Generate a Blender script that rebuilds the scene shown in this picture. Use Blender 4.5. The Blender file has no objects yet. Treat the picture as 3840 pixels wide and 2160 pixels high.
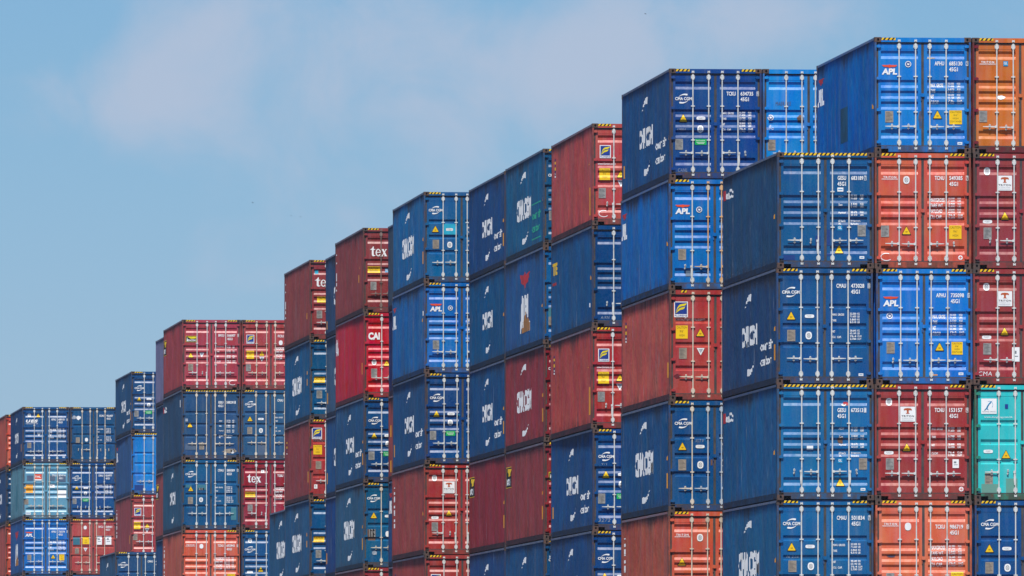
import bpy, bmesh, math, random
from mathutils import Vector, Euler
random.seed(7)
R = math.radians
sc = bpy.context.scene
COL = sc.collection

# ---------------------------------------------------------------- camera
FPX = 42700.0                       # focal length in pixels of the 3840 px wide photograph (a 400 mm lens)
PITCH = math.atan(1743 / FPX)
YAW = math.atan(4040 / FPX * math.cos(PITCH))
CAMZ = 2.4
cd = bpy.data.cameras.new('camera'); cam = bpy.data.objects.new('camera', cd); COL.objects.link(cam)
cam.location = (0, 0, CAMZ)
cam.rotation_euler = (math.pi / 2 + PITCH, 0, -YAW)
cd.lens = FPX / 3840 * 36; cd.sensor_width = 36
cd.clip_start = 1; cd.clip_end = 20000
sc.camera = cam
CAMR = Euler(cam.rotation_euler).to_matrix()

# ---------------------------------------------------------------- exposure, world, sun
sc.view_settings.view_transform = 'Standard'; sc.view_settings.look = 'None'
sc.view_settings.exposure = 0.0; sc.view_settings.gamma = 1.0
SUN_EL = R(58); SUN_AZ = R(-9)      # azimuth: degrees from the doors' normal, negative = to the left
SUN_STR = 5.0; SKY_STR = 0.055
sdir = Vector((math.sin(SUN_AZ) * math.cos(SUN_EL), -math.cos(SUN_AZ) * math.cos(SUN_EL), math.sin(SUN_EL)))
ld = bpy.data.lights.new('sun', 'SUN'); sun = bpy.data.objects.new('sun', ld); COL.objects.link(sun)
ld.energy = SUN_STR; ld.angle = R(0.5); ld.color = (1.0, 0.955, 0.88)
sun.rotation_euler = sdir.to_track_quat('Z', 'Y').to_euler(); sun.location = (0, 0, 60)

def s2l(c):
    return tuple(((v / 255) / 12.92 if v / 255 <= 0.04045 else ((v / 255 + 0.055) / 1.055) ** 2.4) for v in c)

w = bpy.data.worlds.new('World'); sc.world = w; w.use_nodes = True
nt = w.node_tree; nt.nodes.clear()
class G:
    """small helper for building node graphs"""
    def __init__(s, nt): s.nt = nt
    def n(s, t, **kw):
        x = s.nt.nodes.new(t)
        for k, v in kw.items():
            if k.startswith('i_'):
                x.inputs[k[2:].replace('_', ' ')].default_value = v
            else: setattr(x, k, v)
        return x
    def l(s, a, b): s.nt.links.new(a, b)
    def m(s, op, a, b=None, c=None, clamp=False):
        x = s.nt.nodes.new('ShaderNodeMath'); x.operation = op; x.use_clamp = clamp
        for i, v in enumerate((a, b, c)):
            if v is None: continue
            if isinstance(v, (int, float)): x.inputs[i].default_value = v
            else: s.l(v, x.inputs[i])
        return x.outputs[0]
    def mix(s, f, a, b, blend='MIX'):
        x = s.nt.nodes.new('ShaderNodeMix'); x.data_type = 'RGBA'; x.blend_type = blend
        for sock, v in ((x.inputs[0], f), (x.inputs[6], a), (x.inputs[7], b)):
            if isinstance(v, (int, float)): sock.default_value = v
            elif isinstance(v, (tuple, list)): sock.default_value = (*v[:3], 1)
            else: s.l(v, sock)
        return x.outputs[2]
    def noise(s, vec, scale, detail=3, rough=0.55):
        x = s.nt.nodes.new('ShaderNodeTexNoise'); x.inputs['Scale'].default_value = scale
        x.inputs['Detail'].default_value = detail; x.inputs['Roughness'].default_value = rough
        s.l(vec, x.inputs['Vector']); return x.outputs[0]
    def ramp(s, v, lo, hi, a=0.0, b=1.0):
        x = s.nt.nodes.new('ShaderNodeMapRange'); x.interpolation_type = 'SMOOTHSTEP'
        x.inputs[1].default_value = lo; x.inputs[2].default_value = hi
        x.inputs[3].default_value = a; x.inputs[4].default_value = b
        s.l(v, x.inputs[0]); return x.outputs[0]
g = G(nt)
sky = g.n('ShaderNodeTexSky', sky_type='NISHITA', sun_disc=False)
sky.sun_elevation = SUN_EL
sky.sun_rotation = math.pi - SUN_AZ            # sky azimuth is measured from +Y, clockwise
sky.air_density = 1.0; sky.dust_density = 0.3; sky.ozone_density = 1.5; sky.altitude = 0
tc = g.n('ShaderNodeTexCoord'); sep = g.n('ShaderNodeSeparateXYZ'); g.l(tc.outputs['Generated'], sep.inputs[0])
dx, dy, dz = sep.outputs
yy = g.m('MAXIMUM', dy, 0.05)
# angular coordinates of the cloud field (units: thousands of photo pixels)
cs = g.m('SUBTRACT', g.m('MULTIPLY', g.m('DIVIDE', dx, yy), 42.7), 2.12)
ct = g.m('SUBTRACT', 2.823, g.m('MULTIPLY', g.m('DIVIDE', dz, yy), 42.7))
cv = g.n('ShaderNodeCombineXYZ'); g.l(cs, cv.inputs[0]); g.l(ct, cv.inputs[1]); cv.inputs[2].default_value = 3.3
n1 = g.noise(cv.outputs[0], 1.9, 9, 0.58); n1.node.inputs['Distortion'].default_value = 0.35; n2 = g.noise(cv.outputs[0], 0.45, 2, 0.5)
def lobe(cx, cy, rx, ry, a):
    x = g.m('DIVIDE', g.m('SUBTRACT', cs, cx), rx); y = g.m('DIVIDE', g.m('SUBTRACT', ct, cy), ry)
    return g.m('MULTIPLY', g.m('EXPONENT', g.m('MULTIPLY', g.m('ADD', g.m('MULTIPLY', x, x), g.m('MULTIPLY', y, y)), -1)), a)
tot = None
for L_ in ((0.78, 0.14, 0.42, 0.26, 0.75), (0.42, 0.38, 0.36, 0.24, 0.80), (0.98, 0.42, 0.34, 0.28, 0.35), (2.15, 0.20, 0.44, 0.22, 0.62), (1.45, 0.08, 0.42, 0.18, 0.40), (2.85, 0.02, 0.7, 0.20, 0.55), (1.75, 0.42, 0.55, 0.30, 0.42), (2.6, 0.3, 0.9, 0.4, 0.25), (0.05, 0.05, 0.3, 0.2, -0.5), (0.2, 1.2, 0.7, 0.3, -0.25)):
    v = lobe(*L_); tot = v if tot is None else g.m('ADD', tot, v)
tot = g.m('ADD', tot, g.m('MULTIPLY', g.m('SUBTRACT', n1, 0.5), 1.9))
tot = g.m('ADD', tot, g.m('MULTIPLY', g.m('SUBTRACT', n2, 0.5), 0.5))
mask = g.m('MULTIPLY', g.m('MULTIPLY', g.ramp(tot, 0.02, 1.05), 0.80), g.ramp(dy, 0.75, 0.93))
bg1 = g.n('ShaderNodeBackground'); bg1.inputs[1].default_value = SKY_STR
tint = g.mix(1.0, sky.outputs[0], g.mix(g.ramp(dz, 0.02, 0.068), (0.83, 1.17, 1.92), (0.74, 1.14, 1.72)), 'MULTIPLY'); g.l(tint, bg1.inputs[0])
bg2 = g.n('ShaderNodeBackground'); bg2.inputs[0].default_value = (*s2l((182, 194, 216)), 1); bg2.inputs[1].default_value = 1.0
ms = g.n('ShaderNodeMixShader'); g.l(mask, ms.inputs[0]); g.l(bg1.outputs[0], ms.inputs[1]); g.l(bg2.outputs[0], ms.inputs[2])
wo = g.n('ShaderNodeOutputWorld'); g.l(ms.outputs[0], wo.inputs[0])

# ---------------------------------------------------------------- materials
ALB = 0.93                                      # photo colour -> base colour gain
def alb(c, k=1.0): return tuple(min(0.9, v * ALB * k) for v in s2l(c))
MATS = {}
def new_mat(name):
    m = bpy.data.materials.new(name); m.use_nodes = True; m.node_tree.nodes.clear(); return m, G(m.node_tree)
def finish(g, m, col, rough, metal=0.0, spec=0.5, bump=None, bs=0.25, bd=0.02):
    p = g.n('ShaderNodeBsdfPrincipled')
    for s_, v in (('Base Color', col), ('Roughness', rough), ('Metallic', metal), ('Specular IOR Level', spec)):
        if isinstance(v, (int, float)): p.inputs[s_].default_value = v
        elif isinstance(v, tuple): p.inputs[s_].default_value = (*v[:3], 1)
        else: g.l(v, p.inputs[s_])
    if bump is not None:
        b = g.n('ShaderNodeBump'); b.inputs['Strength'].default_value = bs; b.inputs['Distance'].default_value = bd
        g.l(bump, b.inputs['Height']); g.l(b.outputs[0], p.inputs['Normal'])
    o = g.n('ShaderNodeOutputMaterial'); g.l(p.outputs[0], o.inputs[0]); return m
def sc_pos(g, sx, sy, sz):
    ge = g.n('ShaderNodeNewGeometry'); mp = g.n('ShaderNodeMapping'); mp.inputs['Scale'].default_value = (sx, sy, sz)
    g.l(ge.outputs['Position'], mp.inputs['Vector']); return mp.outputs[0]

def paint_material(name='container_paint', rough=(0.21, 0.33), spec=0.5, k=1.0, wall=False):
    """weathered container paint; the colour is each object's own colour, its alpha how worn it is"""
    m, g = new_mat(name)
    oi = g.n('ShaderNodeObjectInfo'); col = oi.outputs['Color']; wear = oi.outputs['Alpha']
    p1 = sc_pos(g, 1, 1, 1); ps = sc_pos(g, 5.5, 1.7 if wall else 5.5, 0.22 if wall else 0.35); pf = sc_pos(g, 1, 1, 0.8)
    big = g.noise(p1, 0.55, 4, 0.6); streak = g.noise(ps, 1.0, 5, 0.6); fine = g.noise(pf, 7.0, 8, 0.65); mid = g.noise(pf, 1.7, 8, 0.62)
    hsv = g.n('ShaderNodeHueSaturation'); g.l(col, hsv.inputs['Color'])
    g.l(g.m('MULTIPLY', g.ramp(big, 0.3, 0.7, 0.88, 1.12), g.ramp(streak, 0.3, 0.7, 1.16, 0.84) if wall else 1.0), hsv.inputs['Value']); g.l(g.ramp(streak, 0.3, 0.75, 1.04, 0.92), hsv.inputs['Saturation'])
    g.l(g.ramp(mid, 0.3, 0.7, 0.492, 0.508), hsv.inputs['Hue'])
    c = hsv.outputs[0]
    # chalky fading
    c = g.mix(g.m('MULTIPLY', g.ramp(streak, 0.55, 0.80), g.m('MULTIPLY', wear, 0.12 * k)), c, (0.30, 0.36, 0.45))
    # dirt runs
    c = g.mix(g.m('MULTIPLY', g.ramp(streak, 0.42, 0.25), g.m('MULTIPLY', wear, 0.40 * k)), c, (0.03, 0.028, 0.03))
    if wall:                                   # runs below the top rail and splashes above the bottom rail
        to = g.n('ShaderNodeTexCoord'); so = g.n('ShaderNodeSeparateXYZ'); g.l(to.outputs['Object'], so.inputs[0]); z = so.outputs[2]
        sf = g.noise(sc_pos(g, 9, 3.2, 0.12), 1.0, 5, 0.65); sg = g.noise(sc_pos(g, 1, 0.35, 0.3), 1.0, 2, 0.5)
        up = g.m('ADD', g.m('SUBTRACT', z, 2.9), g.m('MULTIPLY', g.m('ADD', sf, g.m('MULTIPLY', sg, 1.1)), 1.15))
        c = g.mix(g.m('MULTIPLY', g.ramp(up, 0.75, 1.30), g.m('MULTIPLY', wear, 0.85)), c, (0.035, 0.032, 0.036))
        dn = g.m('SUBTRACT', g.m('MULTIPLY', sf, 1.5), z)
        c = g.mix(g.m('MULTIPLY', g.ramp(dn, 0.35, 0.9), g.m('MULTIPLY', wear, 0.7)), c, (0.05, 0.036, 0.032))
        dent = g.noise(sc_pos(g, 1, 5.0, 0.5), 1.0, 4, 0.7)
        c = g.mix(g.m('MULTIPLY', g.ramp(dent, 0.62, 0.72), g.m('MULTIPLY', wear, 0.35)), c, (0.30, 0.33, 0.38))
    runs = g.noise(sc_pos(g, 9, 2.6, 0.6), 1.0, 6, 0.7)
    c = g.mix(g.m('MULTIPLY', g.ramp(runs, 0.64, 0.74), g.m('MULTIPLY', wear, 0.75)), c, (0.10, 0.05, 0.03))
    # scuffs and rust
    c = g.mix(g.m('MULTIPLY', g.ramp(fine, 0.66, 0.74), g.m('MULTIPLY', wear, 0.8)), c, (0.11, 0.045, 0.022))
    c = g.mix(g.m('MULTIPLY', g.ramp(mid, 0.69, 0.74), g.m('MULTIPLY', wear, 0.5)), c, (0.09, 0.05, 0.035))
    return finish(g, m, c, g.ramp(fine, 0.3, 0.7, *rough), 0.0, spec, g.noise(sc_pos(g, 1.6, 1.3, 0.8), 1.0, 4, 0.6) if wall else big, 0.8 if wall else 0.25, 0.10 if wall else 0.02)
MATS['paint'] = paint_material()
MATS['wall'] = paint_material('wall_paint', (0.55, 0.7), 0.12, 1.3, True)

def frame_material():
    """paint of posts and rails: same colour, far more rubbed and rusted"""
    m, g = new_mat('frame_paint')
    oi = g.n('ShaderNodeObjectInfo'); col = oi.outputs['Color']; wear = oi.outputs['Alpha']
    pf = sc_pos(g, 1, 1, 0.5); mid = g.noise(pf, 2.6, 8, 0.65); fine = g.noise(pf, 11, 6, 0.6)
    c = g.mix(g.ramp(mid, 0.40, 0.60, 0.25, 0.8), col, (0.055, 0.04, 0.035))
    c = g.mix(g.m('MULTIPLY', g.ramp(fine, 0.5, 0.7), 0.6), c, (0.13, 0.05, 0.025))
    return finish(g, m, c, 0.65, 0.0, 0.3)
MATS['frame'] = frame_material()
def rail_material():
    m, g = new_mat('rail_paint')
    oi = g.n('ShaderNodeObjectInfo'); col = oi.outputs['Color']
    ps = sc_pos(g, 1, 1.2, 3); mid = g.noise(ps, 1.4, 8, 0.65)
    c = g.mix(g.ramp(mid, 0.36, 0.62, 0.35, 0.85), col, (0.26, 0.25, 0.29))
    return finish(g, m, c, 0.6, 0.0, 0.4)
MATS['rail'] = rail_material()
def shaded_lower_rail_material():
    m, g = new_mat('shaded_lower_rail_paint')
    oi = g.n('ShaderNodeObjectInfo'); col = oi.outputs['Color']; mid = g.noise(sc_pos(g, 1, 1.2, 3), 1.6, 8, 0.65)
    c = g.mix(g.ramp(mid, 0.35, 0.62, 0.62, 0.9), col, (0.014, 0.013, 0.017))  # shade of the sunless bottom rail, painted into its colour as near black
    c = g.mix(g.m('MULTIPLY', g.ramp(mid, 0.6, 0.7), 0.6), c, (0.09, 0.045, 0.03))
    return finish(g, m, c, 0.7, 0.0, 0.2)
MATS['shaded_lowrail'] = shaded_lower_rail_material()

def simple(name, c1, c2=None, rough=0.6, scale=6.0, metal=0.0, lo=0.35, hi=0.65, lin=False):
    if name in MATS: return MATS[name]
    m, g = new_mat(name)
    a = c1 if lin else alb(c1); b = a if c2 is None else (c2 if lin else alb(c2))
    if c2 is None: b = tuple(v * 0.82 for v in a)
    n = g.noise(sc_pos(g, 1, 1, 0.7), scale, 6, 0.6)
    MATS[name] = finish(g, m, g.mix(g.ramp(n, lo, hi), a, b), rough, metal, 0.4); return MATS[name]
simple('casting', (0.115, 0.062, 0.045), (0.06, 0.045, 0.042), 0.75, 9, lin=True)
simple('gasket', (0.045, 0.043, 0.046), (0.085, 0.07, 0.062), 0.7, 5, lin=True)
simple('galvanised', (0.66, 0.67, 0.64), (0.42, 0.41, 0.38), 0.5, 7, lo=0.5, hi=0.75, lin=True)
simple('rod_cream', (0.70, 0.62, 0.50), (0.45, 0.36, 0.27), 0.55, 5, lo=0.45, hi=0.75, lin=True)
simple('rod_orange', (0.72, 0.40, 0.16), (0.60, 0.55, 0.46), 0.6, 3, lo=0.4, hi=0.6, lin=True)
simple('rod_rusty', (0.14, 0.09, 0.075), (0.30, 0.22, 0.19), 0.7, 4, lin=True)
simple('rod_blue', (0.40, 0.50, 0.62), (0.55, 0.56, 0.55), 0.55, 4, lin=True)
simple('white', (0.88, 0.88, 0.87), (0.74, 0.74, 0.74), 0.55, 4, lo=0.45, hi=0.8, lin=True)
simple('white_side', (0.93, 0.93, 0.91), (0.66, 0.62, 0.56), 0.65, 1.6, lo=0.56, hi=0.78, lin=True)
simple('green_side', (0.02, 0.50, 0.28), (0.03, 0.34, 0.22), 0.6, 2, lin=True)
simple('red_side', (0.55, 0.03, 0.04), (0.36, 0.03, 0.035), 0.6, 2, lin=True)
simple('navy_side', (0.02, 0.025, 0.12), None, 0.6, 2, lin=True)
simple('dim_white', (0.42, 0.46, 0.52), (0.22, 0.27, 0.34), 0.6, 5, lin=True)
simple('rust_stain', (0.48, 0.20, 0.05), (0.30, 0.15, 0.06), 0.7, 3, lin=True)
simple('yellow', (0.93, 0.60, 0.004), (0.88, 0.52, 0.004), 0.5, 3, lin=True)
simple('amber', (0.85, 0.36, 0.005), (0.75, 0.30, 0.01), 0.5, 3, lin=True)
simple('black', (0.012, 0.012, 0.013), None, 0.6, 4, lin=True)
simple('grey_text', (0.22, 0.24, 0.25), None, 0.6, 4, lin=True)
simple('plate_tan', (0.36, 0.30, 0.23), (0.26, 0.22, 0.18), 0.5, 12, lin=True)
simple('plate_grey', (0.34, 0.33, 0.31), (0.22, 0.22, 0.21), 0.5, 12, lin=True)
simple('green', (0.0, 0.45, 0.09), None, 0.5, 4, lin=True)
simple('logo_red', (0.88, 0.09, 0.03), None, 0.5, 4, lin=True)
simple('logo_blue', (0.01, 0.045, 0.28), None, 0.5, 4, lin=True)
simple('logo_yellow', (0.88, 0.72, 0.01), None, 0.5, 4, lin=True)
simple('gl_blue', (0.01, 0.28, 0.55), None, 0.5, 4, lin=True)
simple('cyan', (0.02, 0.42, 0.60), None, 0.5, 4, lin=True)
simple('turquoise', (0.01, 0.24, 0.36), None, 0.5, 4, lin=True)
simple('triton_rust', (0.55, 0.10, 0.02), None, 0.5, 4, lin=True)
simple('patch_dark', (0.008, 0.05, 0.09), (0.01, 0.08, 0.15), 0.6, 2, lin=True)
simple('patch_teal', (0.05, 0.20, 0.24), (0.03, 0.15, 0.22), 0.6, 2, lin=True)
simple('patch_blue', (0.005, 0.045, 0.22), None, 0.6, 2, lin=True)
simple('patch_slate', (0.06, 0.11, 0.20), (0.10, 0.14, 0.19), 0.6, 2, lin=True)
simple('patch_green', (0.10, 0.34, 0.27), (0.14, 0.30, 0.24), 0.6, 2, lin=True)
simple('patch_rust', (0.10, 0.06, 0.05), (0.16, 0.08, 0.05), 0.7, 3, lin=True)
simple('patch_maroon', (0.16, 0.015, 0.025), None, 0.6, 3, lin=True)
simple('patch_brown', (0.12, 0.09, 0.10), (0.02, 0.08, 0.2), 0.7, 6, lin=True)

# ---------------------------------------------------------------- mesh helpers
W, L, H = 2.438, 12.192, 2.896
PITCHZ = 2.914
def P(u, y, v): return (u - W / 2, y - L / 2, H - v)
class MB:
    def __init__(s): s.v = []; s.f = []; s.m = []; s.mats = []
    def mi(s, mat):
        if mat not in s.mats: s.mats.append(mat)
        return s.mats.index(mat)
    def add(s, vs, fs, mat):
        b = len(s.v); s.v += vs; i = s.mi(mat)
        for f in fs: s.f.append(tuple(b + k for k in f)); s.m.append(i)
    def box(s, u0, u1, y0, y1, v0, v1, mat):
        vs = [P(u, y, v) for v in (v1, v0) for y in (y0, y1) for u in (u0, u1)]
        s.add(vs, [(0, 1, 5, 4), (2, 6, 7, 3), (0, 4, 6, 2), (1, 3, 7, 5), (4, 5, 7, 6), (0, 2, 3, 1)], mat)
    def prism(s, pts, y0, y1, mat):                     # polygon in (u, v), extruded in y
        n = len(pts)
        vs = [P(u, y0, v) for u, v in pts] + [P(u, y1, v) for u, v in pts]
        s.add(vs, [tuple(range(n))[::-1], tuple(range(n, 2 * n))] + [(i, (i + 1) % n, n + (i + 1) % n, n + i) for i in range(n)], mat)
    def tube(s, u, y, v0, v1, r, mat, n=10, r2=None):   # vertical
        r2 = r if r2 is None else r2
        vs = [P(u + r * math.cos(2 * math.pi * i / n), y + r * math.sin(2 * math.pi * i / n), v0) for i in range(n)] + \
             [P(u + r2 * math.cos(2 * math.pi * i / n), y + r2 * math.sin(2 * math.pi * i / n), v1) for i in range(n)]
        s.add(vs, [(i, (i + 1) % n, n + (i + 1) % n, n + i) for i in range(n)] + [tuple(range(n)), tuple(range(n, 2 * n))], mat)
    def mesh(s, name, smooth=False):
        me = bpy.data.meshes.new(name); me.from_pydata(s.v, [], s.f)
        for m in s.mats: me.materials.append(MATS[m])
        me.polygons.foreach_set('material_index', s.m)
        bm = bmesh.new(); bm.from_mesh(me); bmesh.ops.recalc_face_normals(bm, faces=bm.faces)
        bm.to_mesh(me); bm.free()
        return me

# -------- profiles
RIBS = {'P5': [(0.336, 0.21, 0.07), (1.07, 0.205, 0.065), (1.343, 0.205, 0.065), (1.617, 0.205, 0.065), (2.34, 0.21, 0.07)],
        'P3': [(0.885, 0.145, 0.038), (1.375, 0.145, 0.038), (1.86, 0.145, 0.038)],
        'PF': [(0.745, 0.145, 0.04), (1.37, 0.145, 0.04), (1.99, 0.145, 0.04)]}
LEAF = 0.060; DEEP = 0.040
def door_profile(kind):
    pts = [(0.0, LEAF)]
    for v0, h, sl in RIBS[kind]:
        pts += [(v0, LEAF), (v0 + sl, LEAF + DEEP), (v0 + h - sl, LEAF + DEEP), (v0 + h, LEAF)]
    return pts + [(3.0, LEAF)]
CP = 0.2785; CD = 0.036; C0 = 0.26; XO = 0.008
def side_profile():
    pts = [(0.0, XO)]
    for i in range(42):
        a = C0 + i * CP
        pts += [(a + 0.072, XO), (a + 0.140, XO + CD), (a + 0.210, XO + CD), (a + CP, XO)]
    return pts + [(L, XO)]
PROF = {k: door_profile(k) for k in RIBS}; PROF['side'] = side_profile()
def interp(pts, x):
    for (a, b), (c, d) in zip(pts, pts[1:]):
        if x <= c: return b + (d - b) * (x - a) / (c - a) if c > a else d
    return pts[-1][1]

# -------- shared meshes
def hole_face(mb, cu, cv, hu, hv, rect, frame, depth, mat):
    """one casting face with an oval hole and its pocket; frame maps (p, q, d) to a point"""
    n = 16; p0, p1, q0, q1 = rect
    oval = [(cu + hu * math.cos(2 * math.pi * i / n), cv + hv * math.sin(2 * math.pi * i / n)) for i in range(n)]
    outer = []
    for x, y in oval:
        dx_, dy_ = x - cu, y - cv
        k = min(((p1 - cu) / dx_ if dx_ > 1e-6 else (p0 - cu) / dx_ if dx_ < -1e-6 else 9e9), ((q1 - cv) / dy_ if dy_ > 1e-6 else (q0 - cv) / dy_ if dy_ < -1e-6 else 9e9))
        outer.append((cu + dx_ * k, cv + dy_ * k))
    vs = [frame(x, y, 0) for x, y in outer] + [frame(x, y, 0) for x, y in oval] + [frame(x, y, depth) for x, y in oval]
    fs = [(i, (i + 1) % n, n + (i + 1) % n, n + i) for i in range(n)]
    mb.add(vs, fs, mat)
    mb.add(vs, [(n + i, n + (i + 1) % n, 2 * n + (i + 1) % n, 2 * n + i) for i in range(n)] + [tuple(range(2 * n, 3 * n))], 'black')
    # corners of the rectangle left out by the radial fan
    for px_, py_ in ((p0, q0), (p0, q1), (p1, q0), (p1, q1)):
        near = sorted(range(n), key=lambda i: (outer[i][0] - px_) ** 2 + (outer[i][1] - py_) ** 2)[:2]
        mb.add([frame(px_, py_, 0), frame(*outer[near[0]], 0), frame(*outer[near[1]], 0)], [(0, 1, 2)], mat)

def casting(right, back, bottom):
    mb = MB(); e = 0.003
    u0, u1 = (W - 0.162, W + e) if right else (-e, 0.162)
    y0, y1 = (L - 0.178, L + e) if back else (-e, 0.178)
    v0, v1 = (H - 0.118, H + 0.018) if bottom else (0.0, 0.118)
    # body set in by a hair behind the two faces that carry holes
    bu0, bu1 = (u0, u1 - 0.05) if right else (u0 + 0.05, u1)
    by0, by1 = (y0, y1 - 0.05) if back else (y0 + 0.05, y1)
    mb.box(bu0, bu1, by0, by1, v0, v1, 'casting')
    yf = y1 if back else y0; sy = -1 if back else 1
    xf = u1 if right else u0; sx = -1 if right else 1
    cv = (v0 + 0.06) if not bottom else (H - 0.058)
    cu = W - 0.087 if right else 0.087
    hole_face(mb, cu, cv, 0.027, 0.036, (u0, u1, v0, v1), lambda p, q, d: P(p, yf + sy * d, q), 0.045, 'casting')
    cy = L - 0.095 if back else 0.095
    hole_face(mb, cy, cv, 0.027, 0.036, (y0, y1, v0, v1), lambda p, q, d: P(xf + sx * d, p, q), 0.045, 'casting')
    # top, bottom and inner rims of the 50 mm shell
    for vv in (v0, v1):
        mb.add([P(u0, y0, vv), P(u1, y0, vv), P(u1, y1, vv), P(u0, y1, vv)], [(0, 1, 2, 3)], 'casting')
    ui = u0 if right else u1; yi = y0 if back else y1
    mb.add([P(ui, y0, v0), P(ui, y1, v0), P(ui, y1, v1), P(ui, y0, v1)], [(0, 1, 2, 3)], 'casting')
    mb.add([P(u0, yi, v0), P(u1, yi, v0), P(u1, yi, v1), P(u0, yi, v1)], [(0, 1, 2, 3)], 'casting')
    me = bpy.data.meshes.new('corner_casting'); me.from_pydata(mb.v, [], mb.f)
    for m in mb.mats: me.materials.append(MATS[m])
    me.polygons.foreach_set('material_index', mb.m)
    return me
M_CAST = [casting(r, b, o) for r in (0, 1) for b in (0, 1) for o in (0, 1)]

def frame_mesh():
    mb = MB(); f = 'frame'; rl = 'rail'
    for s in (0, 1):
        def U(a, b): return (a, b) if not s else (W - b, W - a)
        mb.box(*U(0.0, 0.048), 0.0, 0.085, 0.118, H - 0.118, f)           # outer flange of the door post
        mb.box(*U(0.006, 0.098), 0.085, 0.16, 0.118, H - 0.118, f)        # inner channel
        mb.box(*U(0.004, 0.16), L - 0.14, L - 0.002, 0.118, H - 0.118, f)   # rear post
        mb.box(*U(0.002, 0.062), 0.178, L - 0.178, 0.006, 0.064, rl)      # top side rail
        mb.box(*U(0.003, 0.012), 0.178, L - 0.178, H - 0.160, H - 0.012, 'shaded_lowrail')  # bottom side rail web
        mb.box(*U(0.012, 0.06), 0.178, L - 0.178, H - 0.160, H - 0.152, rl)
        mb.box(*U(0.012, 0.06), 0.178, L - 0.178, H - 0.024, H - 0.012, rl)
    mb.box(0.162, W - 0.162, L - 0.1, L - 0.004, 0.008, 0.10, rl)
    mb.box(0.162, W - 0.162, 0.010, 0.16, H - 0.150, H - 0.086, f)        # sill, with the two lifting pockets left open
    mb.box(0.345, W - 0.345, 0.010, 0.16, H - 0.086, H - 0.016, f)
    mb.box(0.345, W - 0.345, 0.012, 0.16, H - 0.016, H - 0.004, f)
    mb.box(0.162, W - 0.162, 0.20, 0.22, H - 0.150, H - 0.010, 'black')
    mb.box(0.162, W - 0.162, L - 0.16, L - 0.004, H - 0.16, H - 0.01, f)
    return mb.mesh('frame')
M_FRAME = frame_mesh()
_h = MB(); _h.box(0.162, W - 0.162, 0.012, 0.12, 0.008, 0.122, 'paint'); M_HEAD = _h.mesh('header')

def wall_mesh(right):
    pr = PROF['side']; vs = []; fs = []
    ys = [p for p in pr if 0.16 <= p[0] <= L - 0.14]
    ys = [(0.16, XO)] + ys + [(L - 0.14, XO)]
    mb = MB()
    for y, x in ys:
        u = W - x if right else x
        vs += [P(u, y, 0.064), P(u, y, H - 0.160)]
    for i in range(len(ys) - 1): fs.append((2 * i, 2 * i + 1, 2 * i + 3, 2 * i + 2))
    mb.add(vs, fs, 'wall')
    me = mb.mesh('side_wall'); return me
M_WALL = [wall_mesh(0), wall_mesh(1)]
def misc_box(name, *a):
    mb = MB(); mb.box(*a); return mb.mesh(name)
def roof_mesh():
    mb = MB(); n = 0; vs = []; fs = []
    ys = []
    y = 0.12
    while y < L - 0.12:
        for d, h in ((0, 0.014), (0.09, 0.014), (0.105, 0.032), (0.19, 0.032), (0.205, 0.014)):
            if y + d < L - 0.11: ys.append((y + d, h))
        y += 0.21
    for yy_, h in ys: vs += [P(0.062, yy_, h), P(W - 0.062, yy_, h)]
    for i in range(len(ys) - 1): fs.append((2 * i, 2 * i + 1, 2 * i + 3, 2 * i + 2))
    mb.add(vs, fs, 'paint'); return mb.mesh('roof')
M_ROOF = roof_mesh()
def end_mesh():
    mb = MB(); vs = []; fs = []; u = 0.16; us = []
    while u < W - 0.16:
        for d, h in ((0, 0.0), (0.11, 0.0), (0.128, 0.04), (0.232, 0.04)):
            if u + d < W - 0.16: us.append((u + d, h))
        u += 0.25
    us.append((W - 0.16, 0.0))
    for uu, h in us: vs += [P(uu, L - 0.02 - h, 0.10), P(uu, L - 0.02 - h, H - 0.16)]
    for i in range(len(us) - 1): fs.append((2 * i, 2 * i + 1, 2 * i + 3, 2 * i + 2))
    mb.add(vs, fs, 'paint'); return mb.mesh('end_wall')
M_END = end_mesh()
M_FLOOR = misc_box('floor', 0.06, W - 0.06, 0.22, L - 0.16, H - 0.150, H - 0.12, 'gasket')

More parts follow.
